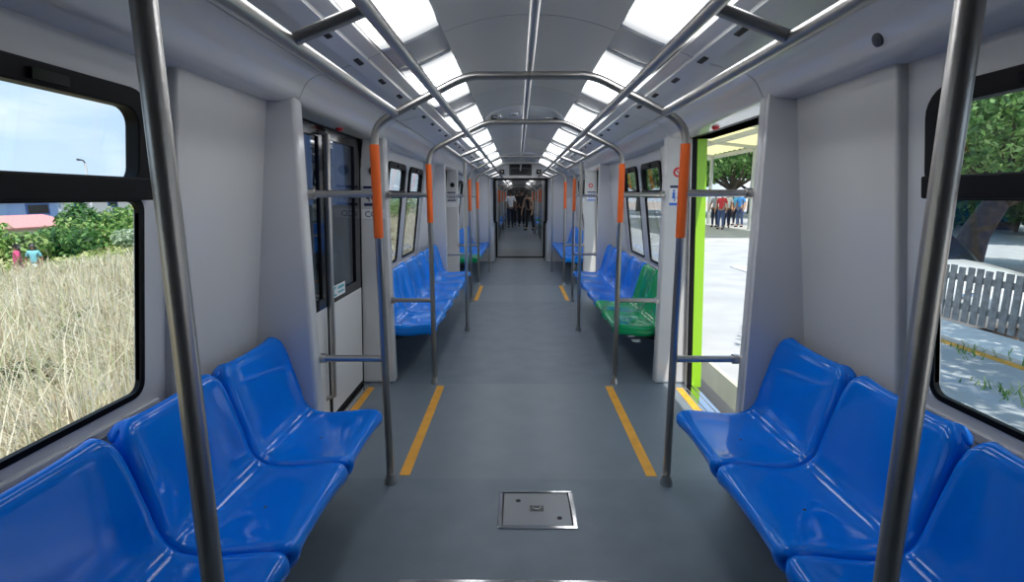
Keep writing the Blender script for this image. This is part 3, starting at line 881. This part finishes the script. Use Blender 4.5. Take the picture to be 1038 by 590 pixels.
    for s in (-1, 1):
        hp, kn, an, toe = legs[s]
        a = Vector(P(an)); t = Vector(P(toe))
        skin_obj('shoe', [(tuple(a + Vector((0, -.035, -.045)) * k), .042 * k), (tuple(a.lerp(t, .5) + Vector((0, 0, -.02)) * k), .045 * k), (tuple(t + Vector((0, .02, .005)) * k), .036 * k)], [(0, 1), (1, 2)], shoes, r, 2)
    ns = [(up((0, -.03, 1.635)), .092 * k), (up((0, .03, 1.68)), .066 * k), (up((0, -.06, 1.57)), .07 * k)]; es = [(0, 1), (0, 2)]
    if hair == 'long':
        ns += [(up((0, -.085, 1.47)), .062 * k), (up((0, -.095, 1.36)), .045 * k)]; es += [(2, 3), (3, 4)]
    skin_obj('hair', ns, es, HAIR, r, 2)
    for s in (-1, 1):
        e = MB().ball(up((s * .032, .085, 1.595)), .010 * k, 8, 6); o = obj('eye', e, EYE, r, local=True, smooth='all')
    o = obj('mouth', MB().ball(up((0, .088, 1.525)), (.024 * k, .008 * k, .006 * k), 8, 6), mat('lips', (.25, .06, .05), .5), r, local=True, smooth='all')
    return r
DARK = cloth('black', (.012, .012, .015)); NAVYJ = cloth('navy', (.015, .02, .045))
person((-.40, 24.4, 0), 0.15, 'person in a white shirt and dark trousers walking away down the next carriage', 1.70, top=cloth('white', (.75, .76, .80)), bottom=NAVYJ, shoes=DARK, stride=.12, arms=((-.1, .05), (.1, .05)))
person((-.10, 26.2, 0), 0.0, 'person all in black walking in the aisle behind the white shirt', 1.72, top=DARK, bottom=DARK, shoes=DARK, stride=.1)
person((.12, 25.2, 0), PI, 'person in dark clothes between the white shirt and the bare-armed person', 1.74, top=DARK, bottom=DARK, shoes=DARK, stride=-.1, lean=.1)
person((.47, 22.4, 0), PI * .8, 'person in a black sleeveless top leaning forward with bare arms', 1.68, lean=.38, top=DARK, bottom=DARK, shoes=DARK, skin=SKIN2, sleeves=False, hair='long', arms=((.3, .05), (.25, .08)), stride=.14)

# ------------------------------------------------------------------ outside
def leaf_mesh(blobs, n, size, jit=.5, droop=0.0):
    """diamond leaves strewn through ellipsoids (cx,cy,cz,rx,ry,rz), thicker towards their skin"""
    B = np.array(blobs, float); wts = (B[:, 3] * B[:, 4] * B[:, 5]) ** (2 / 3); pick = rng.choice(len(B), n, p=wts / wts.sum())
    d = rng.normal(size=(n, 3)); d /= np.linalg.norm(d, axis=1)[:, None]
    rad = rng.uniform(.45, 1.05, n) ** .6
    c = B[pick, :3] + d * B[pick, 3:] * rad[:, None]
    a = rng.normal(size=(n, 3)); a /= np.linalg.norm(a, axis=1)[:, None]
    nn = d + rng.normal(size=(n, 3)) * .7 + np.array([0, 0, .5]); nn /= np.linalg.norm(nn, axis=1)[:, None]
    a = np.cross(nn, a); a /= np.linalg.norm(a, axis=1)[:, None]; b = np.cross(nn, a)
    s = size * rng.uniform(1 - jit, 1 + jit, n)[:, None]
    V = np.stack([c - a * s, c - b * s * .45, c + a * s, c + b * s * .45], 1).reshape(-1, 3)
    return V, np.arange(4 * n).reshape(-1, 4)
LEAF = leafy('tree_leaf', [(.05, .13, .03), (.12, .28, .06), (.24, .42, .11), (.42, .58, .22)])
LEAFB = leafy('shrub_leaf', [(.06, .16, .03), (.14, .30, .06), (.28, .42, .10), (.50, .56, .22)])
LEAFL = leafy('weed_leaf', [(.22, .32, .07), (.40, .46, .14), (.58, .58, .24), (.68, .64, .34)])
BARK = mat('bark', (.10, .075, .055), .9, vary=.4, vscale=9, bump=.6, bscale=25)
STRAW = leafy('dry_blade', [(.34, .24, .14), (.66, .54, .36), (.84, .74, .55), (.94, .87, .72), (.40, .44, .18), (.88, .78, .60), (.56, .44, .28)], trans=.35)

def zl(x):                                  # lie of the field, falling away from the track
    d = -np.asarray(x, float)
    return np.interp(d, [1.3, 2.6, 5, 19, 40, 200], [-.75, -.85, -1.05, -1.9, -2.3, -2.6])
xs_ = [-1.34, -2.6, -5, -9, -14, -19, -28, -40, -80, -200]
V = [(x, y, float(zl(x))) for x in xs_ for y in np.linspace(-30, 260, 30)]
Fq = [(i * 30 + j, i * 30 + j + 1, (i + 1) * 30 + j + 1, (i + 1) * 30 + j) for i in range(len(xs_) - 1) for j in range(29)]
obj('ground_field', MB().add(V, Fq), mat('field_soil', (.26, .20, .10), .95, vary=.35, vscale=.6), kind='structure', smooth='all')

def blades(n, X, Y, hgt, wid):
    z0 = zl(X); ang = rng.uniform(0, 2 * PI, n); lean = rng.uniform(.05, 1.0, n) ** 1.4 * hgt
    h = hgt * rng.uniform(.45, 1.1, n)
    dx, dy = np.cos(ang) * lean, np.sin(ang) * lean
    px, py = -np.sin(ang) * wid, np.cos(ang) * wid
    base = np.stack([X, Y, z0 - .02], 1); side = np.stack([px, py, np.zeros(n)], 1)
    mid = base + np.stack([dx * .35, dy * .35, h * .62], 1); tip = base + np.stack([dx, dy, h * (1 - .25 * lean / hgt)], 1)
    V = np.stack([base - side, base + side, mid + side * .8, mid - side * .8, tip + side * .15, tip - side * .15], 1).reshape(-1, 3)
    i = np.arange(n)[:, None] * 6
    Fc = np.concatenate([i + np.array([0, 1, 2, 3]), i + np.array([3, 2, 4, 5])], 0)
    return V, Fc
parts = []
n = 52000
d = 2.5 + 14.5 * rng.uniform(0, 1, n) ** 1.25; ratio = rng.uniform(.78, 1.5, n)
patch = .75 + .35 * np.sin(d * 1.7 + 3 * ratio) * np.cos(ratio * 9 + d * .8)
parts.append(blades(n, -d, d * ratio + rng.uniform(-.3, .3, n), (.50 + .65 * patch), .004 + .0011 * d))
n = 14000
d = 2.5 + 12 * rng.uniform(0, 1, n); ratio = rng.uniform(3.6, 5.6, n)
parts.append(blades(n, -d, d * ratio, np.full(n, .95), .012 + .004 * d))
n = 5000
d = 2.5 + 6 * rng.uniform(0, 1, n); ratio = rng.uniform(1.5, 3.6, n)
parts.append(blades(n, -d, d * ratio, np.full(n, .9), .008 + .002 * d))
n = 2600
d = 2.6 + 9 * rng.uniform(0, 1, n) ** 1.2; ratio = rng.uniform(.8, 1.45, n)
parts.append(blades(n, -d, d * ratio, np.full(n, 1.55), .003 + .0006 * d))
off = 0; VV = []; FF = []
for V, Fc in parts: VV.append(V); FF.append(Fc + off); off += len(V)
o = numpy_mesh('dry_grass', np.concatenate(VV), np.concatenate(FF), STRAW)
tag(o, 'tall dry straw-coloured grass covering the field outside the window', 'grass', kind='stuff')
# low yellow-green weeds where the grass ends
n = 90
bl = []
for i in range(n):
    d = rng.uniform(15.5, 23); r_ = rng.uniform(.85, 1.4); bl.append((-d, d * r_, float(zl(-d)) + .25, rng.uniform(.5, 1.1), rng.uniform(.5, 1.1), rng.uniform(.25, .6)))
V, Fc = leaf_mesh(bl, 15000, .11); bl = []
for i in range(26):
    d = rng.uniform(3.6, 9); r_ = rng.uniform(.85, 1.35); bl.append((-d, d * r_, float(zl(-d)) + .35, rng.uniform(.15, .45), rng.uniform(.15, .45), rng.uniform(.25, .5)))
V2, F2 = leaf_mesh(bl, 7000, .035)
Fc = np.concatenate([Fc, F2 + len(V)]); V = np.concatenate([V, V2])
o = numpy_mesh('weeds', V, Fc, LEAFL); tag(o, 'low yellow-green weeds growing along the far edge of the dry grass', 'weeds', kind='stuff')

bl = []
for x, y in ((-4.6, 4.5), (-4.9, 4.75), (-5.2, 5.0), (-6.3, 6.8), (-6.0, 6.4), (-7.2, 8.3), (-8.5, 9.2), (-7.6, 9.6), (-5.4, 6.6)):
    bl.append((x, y, float(zl(x)) + .45, rng.uniform(.25, .5), rng.uniform(.25, .5), rng.uniform(.3, .5)))
V, Fc = leaf_mesh(bl, 6500, .045)
o = numpy_mesh('undergrowth', V, Fc, leafy('brush_leaf', [(.05, .04, .02), (.10, .13, .03), (.16, .22, .06), (.20, .15, .08)])); tag(o, 'dark green and brown brush tangled in the near dry grass', 'undergrowth', kind='stuff')

def stems(r, x, y, z, h, n=4):
    mb = MB()
    for i in range(n):
        a = 2 * PI * i / n + x; mb.tube([(x, y, z - .1), (x + .15 * math.cos(a), y + .15 * math.sin(a), z + h * .4), (x + .45 * math.cos(a), y + .45 * math.sin(a), z + h * .8)], [.05, .035, .015], 6)
    obj('stem', mb, BARK, r, smooth=True)
def shrub(x, y, rad, h, label, m, n=1500, size=.16, group='shrubs at the far side of the field'):
    z = float(zl(x)) if x < 0 else 0.0
    r = empty('shrub', (x, y, z)); tag(r, label, 'shrub', group)
    bl = [(x + rng.normal() * rad * .35, y + rng.normal() * rad * .35, z + h * rng.uniform(.3, .75), rad * rng.uniform(.45, .7), rad * rng.uniform(.45, .7), h * rng.uniform(.25, .38)) for _ in range(7)]
    V, Fc = leaf_mesh(bl, n, size); numpy_mesh('foliage', V, Fc, m, r)
    stems(r, x, y, z, h)
    return r
DEEP = leafy('deep_leaf', [(.02, .07, .02), (.05, .14, .03), (.10, .24, .05), (.20, .34, .09)])
GREY = leafy('pale_leaf', [(.30, .38, .22), (.44, .52, .34), (.60, .66, .50)])
for x, y, rad, h, m, lab in (
    (-25, 25.2, 1.7, 2.2, LEAFB, 'light green shrub just behind the person in pink'),
    (-24.5, 27.4, 1.8, 2.1, DEEP, 'dark green shrub between the two small figures and the house'),
    (-25, 29.6, 2.0, 2.3, LEAFB, 'broad feathery green shrub in the middle of the field edge'),
    (-27, 30.8, 1.5, 3.1, DEEP, 'upright dark green bush beside the blue house wall'),
    (-27, 33.0, 1.5, 2.9, LEAFB, 'mid green bush in front of the white building'),
    (-26.5, 34.6, 1.6, 2.8, DEEP, 'dark leafy bush near the window frame, before the white building'),
    (-22, 29.4, 1.1, 1.9, GREY, 'pale silvery-leaved bush at the window frame side'),
    (-23, 31.6, 1.8, 3.0, LEAFB, 'tall green bush beside the silvery one at the window frame'),
    (-27.2, 24.2, 1.9, 2.0, LEAFB, 'green shrub under the red shed roof'),
    (-16, 62, 3.0, 3.2, LEAFB, 'green shrub seen through the far side windows over the six-seat row'),
    (-19, 86, 3.6, 3.6, LEAFB, 'far green shrub beyond the six-seat row windows')):
    shrub(x, y, rad, h, lab, m)

# houses at the far side
HB = mat('house_blue', (.30, .45, .78), .7, vary=.08); HW_ = mat('house_white', (.80, .80, .82), .7); RT = mat('roof_tile', (.72, .30, .28), .8, vary=.15, vscale=8)
SH = mat('shutter_blue', (.04, .13, .42), .5)
def gable(r, x0, x1, y0, y1, z, rise, m, ov=.3):
    xm = (x0 + x1) / 2
    obj('roof', MB().prism([(x0 - ov, z - .08), (xm, z + rise), (x1 + ov, z - .08), (x1 + ov, z), (xm, z + rise + .12), (x0 - ov, z)], y0 - ov, y1 + ov), m, r)
def house(x0, x1, y0, y1, z0, z1, rise, mw, mr, label, wins, shutter):
    r = empty('house', ((x0 + x1) / 2, (y0 + y1) / 2, z0)); tag(r, label, 'house')
    obj('wall', MB().box((x0, y0, z0), (x1, y1, z1)).prism([(x0, z1), ((x0 + x1) / 2, z1 + rise), (x1, z1)], y0, y1), mw, r)
    gable(r, x0, x1, y0, y1, z1, rise, mr)
    for (ya, yb, za, zb) in wins:
        f = obj('window', MB().box((x1 - .02, ya, za), (x1 + .06, yb, zb)), shutter, r)
        obj('pane', MB().box((x1 + .03, ya + .12, za + .12), (x1 + .07, yb - .12, zb - .12)), M['dark'], f)
    return r
house(-46, -38, 27, 42.4, -2.4, 1.25, 1.2, HB, RT, 'long pale blue house with pink tiled roof and dark blue windows', [(39.6, 41.6, .1, 1.0), (36.0, 37.4, -.2, .7)], SH)
house(-47, -40, 45.0, 56, -2.4, 1.35, 1.0, HW_, RT, 'white house with two dark windows behind the bushes', [(46.3, 47.4, .55, 1.15), (50.2, 51.4, .5, 1.1)], SH)
house(-35, -30.5, 24, 35.0, -2.2, -.35, .55, HW_, RT, 'low shed with a wide red tiled roof in front of the blue house', [], SH)
r = empty('utility_pole', (-34, 41, -2.2)); tag(r, 'thin pale utility pole rising against the sky above the houses', 'pole')
obj('mast', MB().tube([(-34, 41, -2.3), (-34, 41, 4.1)], [.10, .07], 10), HW_, r, smooth=True)
obj('lamp_head', MB().tube([(-34, 41, 4.1), (-34, 40.8, 4.3), (-34, 40.3, 4.32)], [.05, .05, .09], 8), M['bracket'], r, smooth=True)
person((-18.9, 19.0, float(zl(-18.9)) - .05), 2.4, 'person in a bright pink top and skirt standing in the dry grass', 1.66, top=cloth('pink', (.75, .08, .22)), bottom=cloth('pink_skirt', (.68, .10, .24)), shoes=DARK, skirt=True, hair='long')
person((-18.6, 19.35, float(zl(-18.6)) - .05), -2.6, 'person in a teal top and white skirt standing beside the one in pink', 1.60, top=cloth('teal', (.25, .62, .72)), bottom=cloth('white_skirt', (.80, .82, .84)), shoes=DARK, skirt=True, hair='long')

# ---- platform side
CONC = mat('platform_concrete', (.42, .425, .43), .85, vary=.12, vscale=1.6, bump=.2, bscale=40)
obj('ground_platform', MB().box((1.66, -12, -.5), (4.30, 60, 0)), CONC, kind='structure')
obj('trim_platform_edge', MB().box((1.62, -12, -.20), (1.66, 60, .0)), mat('edge_beige', (.62, .60, .46), .8, vary=.1, vscale=3), kind='structure').name = nxt('trim')
obj('trim_kerb', MB().box((4.30, -12, -.3), (4.88, 10.5, .03)), mat('kerb_white', (.80, .79, .76), .8, vary=.06), kind='structure').name = nxt('trim')
obj('platform_marking', MB().box((4.16, -12, 0), (4.27, 6.2, .002)), M['yellow'], kind='structure')
obj('ground_track', MB().box((1.30, -12, -.62), (1.70, 60, -.5)), mat('ballast', (.20, .15, .10), .95, vary=.4, vscale=30), kind='structure')
obj('ground_street', MB().box((4.28, -12, -.9), (120, 200, -.42)), mat('street_sand', (.46, .36, .29), .9, vary=.25, vscale=.35), kind='structure')
obj('ground_paving', MB().box((4.28, 10.5, -.3), (30, 60, -.02)), CONC, kind='structure')

r = empty('picket_fence', (4.90, 5, .03)); tag(r, 'weathered grey picket fence on a white kerb outside the window', 'fence')
WOOD = mat('grey_wood', (.30, .29, .285), .85, vary=.3, vscale=14, bump=.3, bscale=30)
y = 1.8; i = 0
while y < 9.4:
    if i % 14 == 0:
        obj('post', MB().box((4.93, y - .05, -.02), (5.03, y + .05, .74)), WOOD, r, bevel=.008); 
    hh = .66 + .008 * math.sin(i * 2.3)
    obj('picket', MB().box((4.896, y - .038, .05), (4.91, y + .038, hh)), WOOD, r)
    y += .112 + .006 * math.sin(i * 1.7); i += 1
for z in (.18, .50): obj('rail', MB().box((4.911, 1.7, z), (4.945, 9.4, z + .07)), WOOD, r)

def tree(x, y, h, cr, label, m=LEAF, n=5200, size=.17, lean=(0, 0), trunk=.2, base=-.42, low=.5, group='trees beyond the platform'):
    r = empty('tree', (x, y, base)); tag(r, label, 'tree', group)
    tx, ty = x + lean[0], y + lean[1]; zt = base + h * low
    mb = MB().tube([(x, y, base - .1), (x + lean[0] * .3, y + lean[1] * .3, base + h * .2), (tx, ty, zt), (tx, ty, base + h * .8)], [trunk * 1.25, trunk, trunk * .75, trunk * .3], 12)
    obj('trunk', mb, BARK, r, smooth=True)
    bl = []
    for i in range(6):
        a = 2 * PI * i / 6 + x; e = (tx + cr * .6 * math.cos(a), ty + cr * .6 * math.sin(a), zt + h * .16 + .25 * h * rng.uniform(0, .6))
        obj('branch', MB().tube([(tx, ty, zt - h * .05), ((tx + e[0]) / 2, (ty + e[1]) / 2, zt + h * .05), e], [trunk * .5, trunk * .32, trunk * .12], 8), BARK, r, smooth=True)
        bl.append((*e, cr * .48, cr * .48, h * .17))
    bl += [(tx + rng.normal() * cr * .35, ty + rng.normal() * cr * .35, base + h * rng.uniform(.62, .92), cr * .5, cr * .5, h * .16) for _ in range(6)]
    V, Fc = leaf_mesh(bl, n, size); numpy_mesh('crown', V, Fc, m, r)
    return r
tree(8.6, 10.1, 5.6, 3.0, 'leaning tree with a thick dark trunk behind the fence, beside the window post', n=42000, size=.05, lean=(.5, -.2), trunk=.24, low=.36)
tree(9.6, 9.5, 6.0, 3.0, 'second tree behind the fence, bright crown filling the upper window pane', n=48000, size=.05, lean=(.2, -.3), trunk=.2, low=.34)
tree(6.9, 0.7, 6.5, 3.4, 'tree standing outside the fence whose crown shades the paving', n=36000, size=.06, lean=(-.8, -.2), trunk=.22, low=.48)
tree(15.2, 37.5, 9.0, 4.4, 'tree seen through the open doorway under the yellow canopy', n=12000, size=.16, trunk=.25, low=.30)
tree(12.5, 43, 7, 3.8, 'tree behind the waiting people, left of the doorway tree', n=5000, size=.22, trunk=.22, low=.36)
for i, (x, y) in enumerate(((20, 21), (21, 23.5), (19.5, 19.0), (22, 26.5), (23, 29))):
    shrub(x, y, 1.9, 2.2, f"dark green bush far behind the fence, {['beside the thick trunk', 'second past the trunk', 'between the two trunks', 'third past the trunk', 'fourth past the trunk'][i]}", DEEP, n=1800, size=.16, group='bushes far behind the fence')
k = 0
for (x, y) in ((18, 17.2), (21, 22.5), (24, 30), (16.5, 25), (24, 36), (20, 45), (12, 52), (10, 66), (17, 72)):
    w_ = ['first', 'second', 'third', 'fourth', 'fifth', 'sixth', 'seventh', 'eighth', 'ninth'][k]
    tree(x, y, 7.5, 4.4, f"dark leafy tree in the row far behind the fence, {w_} along the train", DEEP if k % 2 else LEAF, n=3800, size=.30, trunk=.28, low=.34, group='far trees on the platform side'); k += 1
for (x, y, sc, lab) in ((4.22, 4.55, .22, 'small green weed tuft growing at the kerb under the fence'), (3.55, 3.58, .18, 'small weed tuft in the grey paving below the window')):
    n = 50; X = x + rng.normal(size=n) * sc * .5; Yy = y + rng.normal(size=n) * sc * .8
    z_ = zl; 
    ang = rng.uniform(0, 2 * PI, n); h_ = rng.uniform(.03, .09, n)
    b0 = np.stack([X, Yy, np.full(n, .0)], 1); sd = np.stack([-np.sin(ang), np.cos(ang), np.zeros(n)], 1) * .007; tp = b0 + np.stack([np.cos(ang) * h_ * .7, np.sin(ang) * h_ * .7, h_], 1)
    V = np.stack([b0 - sd, b0 + sd, tp + sd * .3, tp - sd * .3], 1).reshape(-1, 3)
    o = numpy_mesh('weed_tuft', V, np.arange(4 * n).reshape(-1, 4), LEAFB); tag(o, lab, 'weed')

# parked white car
r = empty('car', (6.3, 8.5, 0)); tag(r, 'white car parked nose-on behind the picket fence', 'car')
def loft(secs):
    """secs: list of (y, [(x,z)...]) rings"""
    n = len(secs[0][1]); vs = [(x, y, z) for y, P in secs for x, z in P]
    fs = [(i * n + k, i * n + (k + 1) % n, (i + 1) * n + (k + 1) % n, (i + 1) * n + k) for i in range(len(secs) - 1) for k in range(n)]
    return MB().add(vs, fs + [tuple(range(n))[::-1], tuple(range((len(secs) - 1) * n, len(secs) * n))])
cxm = 6.35
def sec(y, w, z0, z1): return (y, [(cxm + a * w, z0 + b * (z1 - z0)) for a, b in ((-.92, 0), (.92, 0), (1, .25), (1, .7), (.9, .96), (.5, 1.03), (-.5, 1.03), (-.9, .96), (-1, .7), (-1, .25))])
CARW = mat('car_white', (.85, .85, .86), .2, coat=.5)
obj('body', loft([sec(6.5, .62, .15, .45), sec(6.62, .74, .06, .60), sec(7.2, .80, .04, .72), sec(7.9, .82, .04, .80), sec(10.0, .82, .04, .84), sec(10.6, .78, .10, .80), sec(10.7, .70, .18, .68)]), CARW, r, smooth='all')
obj('cabin', loft([sec(7.85, .66, .72, .80), sec(8.5, .60, .76, 1.30), sec(9.5, .60, .76, 1.32), sec(10.35, .64, .76, .86)]), M['blackgloss'], r, smooth='all')
obj('roof', loft([sec(8.35, .57, 1.24, 1.30), sec(8.7, .58, 1.27, 1.345), sec(9.4, .58, 1.27, 1.35), sec(9.7, .56, 1.22, 1.29)]), CARW, r, smooth='all')
for yy in (7.25, 9.85):
    for s in (-1, 1):
        wl = obj('wheel', MB().tube([(cxm + s * .66, yy, .17), (cxm + s * .84, yy, .17)], .30, 20), M['black'], r, smooth=True)
        obj('hub', MB().tube([(cxm + s * .83, yy, .17), (cxm + s * .85, yy, .17)], .17, 16), M['steel'], wl, smooth=True)
for s in (-1, 1): obj('headlamp', MB().ball((cxm + s * .55, 6.60, .48), (.14, .06, .07)), M['chrome'], r, smooth='all')

r.location.z = -.34
# platform canopy further along
r = empty('platform_canopy', (8.4, 26, 0)); tag(r, 'platform canopy with yellow roof sheets on grey beams, seen through the open doorway', 'canopy')
YR = translucent('yellow_sheet', (.90, .85, .60), .75); GB = mat('beam_grey', (.45, .48, .46), .6)
n = 60; vs = []
for i in range(n + 1):
    y = 17 + 18 * i / n
    for x, z in ((6.0, 4.12), (10.4, 3.62)):
        vs.append((x, y, z + .05 * (i % 2))); 
fs = [(2 * i, 2 * i + 2, 2 * i + 3, 2 * i + 1) for i in range(n)]
o = obj('roof_sheet', MB().add(vs, fs), YR, r); o.modifiers.new('t', 'SOLIDIFY').thickness = .01
for x, z in ((10.3, 3.56), (8.3, 3.78), (6.1, 4.02)): obj('beam', MB().box((x - .06, 17, z - .18), (x + .06, 35, z)), GB, r)
for y in (18, 23, 28, 33):
    obj('rafter', MB().hexa([(5.95, y - .05, 3.92), (5.95, y + .05, 3.92), (5.95, y + .05, 4.05), (5.95, y - .05, 4.05)], [(10.4, y - .05, 3.43), (10.4, y + .05, 3.43), (10.4, y + .05, 3.56), (10.4, y - .05, 3.56)]), GB, r)
    obj('column', MB().tube([(10.2, y, -.1), (10.2, y, 3.45)], .09, 12), GB, r, smooth=True)
# waiting people
cols = [('red', (.62, .05, .06)), ('whitetee', (.80, .80, .80)), ('bluetee', (.06, .30, .75)), ('greytee', (.35, .35, .38)), ('rosetee', (.70, .35, .40)), ('skytee', (.10, .42, .70))]
wl = ['a red shirt', 'a white shirt', 'a blue shirt', 'a grey shirt', 'a rose shirt', 'a sky-blue shirt']
for i, (x, y) in enumerate(((9.0, 23.2), (9.7, 24.3), (10.6, 25.0), (9.4, 25.0), (10.3, 25.9), (11.0, 26.4))):
    person((x, y, -.02), 2.4 + .4 * math.sin(i * 2.1), f"person in {wl[i]} waiting on the platform beyond the open doorway", 1.62 + .02 * (i % 3), top=cloth(*cols[i]), bottom=NAVYJ if i % 2 else cloth('jean%d' % i, (.08, .12, .25)), shoes=DARK, stride=.03 * (i % 3), skin=SKIN if i % 2 else SKIN2, group='people waiting on the platform')

# ------------------------------------------------------------------ sky, sun, camera
w = bpy.data.worlds.new('World'); SC.world = w; w.use_nodes = True
nt = w.node_tree; bg = nt.nodes['Background']
tc = nt.nodes.new('ShaderNodeTexCoord'); sep = nt.nodes.new('ShaderNodeSeparateXYZ')
grad = nt.nodes.new('ShaderNodeValToRGB'); e = grad.color_ramp.elements
e[0].position = 0.0; e[0].color = (.46, .57, .70, 1); e[1].position = .55; e[1].color = (.20, .38, .66, 1)
mp = nt.nodes.new('ShaderNodeMapping'); mp.inputs['Scale'].default_value = (1.2, 1.2, 5.0)
nz = nt.nodes.new('ShaderNodeTexNoise'); nz.inputs['Scale'].default_value = 2.2; nz.inputs['Detail'].default_value = 8
cr = nt.nodes.new('ShaderNodeValToRGB'); cr.color_ramp.elements[0].position = .46; cr.color_ramp.elements[1].position = .72
mx = nt.nodes.new('ShaderNodeMixRGB'); mx.inputs[2].default_value = (.72, .74, .76, 1)
nt.links.new(tc.outputs['Generated'], sep.inputs[0]); nt.links.new(sep.outputs['Z'], grad.inputs[0])
nt.links.new(tc.outputs['Generated'], mp.inputs[0]); nt.links.new(mp.outputs[0], nz.inputs['Vector'])
nt.links.new(nz.outputs['Fac'], cr.inputs[0]); nt.links.new(cr.outputs[0], mx.inputs[0]); nt.links.new(grad.outputs[0], mx.inputs[1])
nt.links.new(mx.outputs[0], bg.inputs[0]); bg.inputs[1].default_value = 1.6

sl = bpy.data.lights.new('sun', 'SUN'); sl.energy = 5.0; sl.angle = math.radians(.6); sl.color = (1, .96, .88)
so = bpy.data.objects.new('sun', sl); COL.objects.link(so)
to_sun = Vector((.14, -.34, 1.0)).normalized()
so.rotation_euler = (-to_sun).to_track_quat('-Z', 'Y').to_euler()

f_px, pitch, yaw, roll, cx, h = 520.02, .1816, .0120, -.0019, -.051, 1.4327
cam = bpy.data.cameras.new('camera'); co = bpy.data.objects.new('camera', cam); COL.objects.link(co)
cam.sensor_fit = 'HORIZONTAL'; cam.sensor_width = 36; cam.lens = f_px / 1038 * 36; cam.clip_start = .02; cam.clip_end = 500
fw = Vector((-math.sin(yaw) * math.cos(pitch), math.cos(yaw) * math.cos(pitch), -math.sin(pitch)))
q = fw.to_track_quat('-Z', 'Y')
co.rotation_mode = 'QUATERNION'
from mathutils import Quaternion
co.rotation_quaternion = q @ Quaternion((0, 0, 1), -roll * -1)
co.location = (cx, 0, h)
SC.camera = co
vs = SC.view_settings
vs.view_transform = 'Standard'; vs.look = 'None'; vs.exposure = 0.14; vs.gamma = 1.0; vs.use_curve_mapping = False
SC.cycles.max_bounces = 8; SC.cycles.transparent_max_bounces = 12
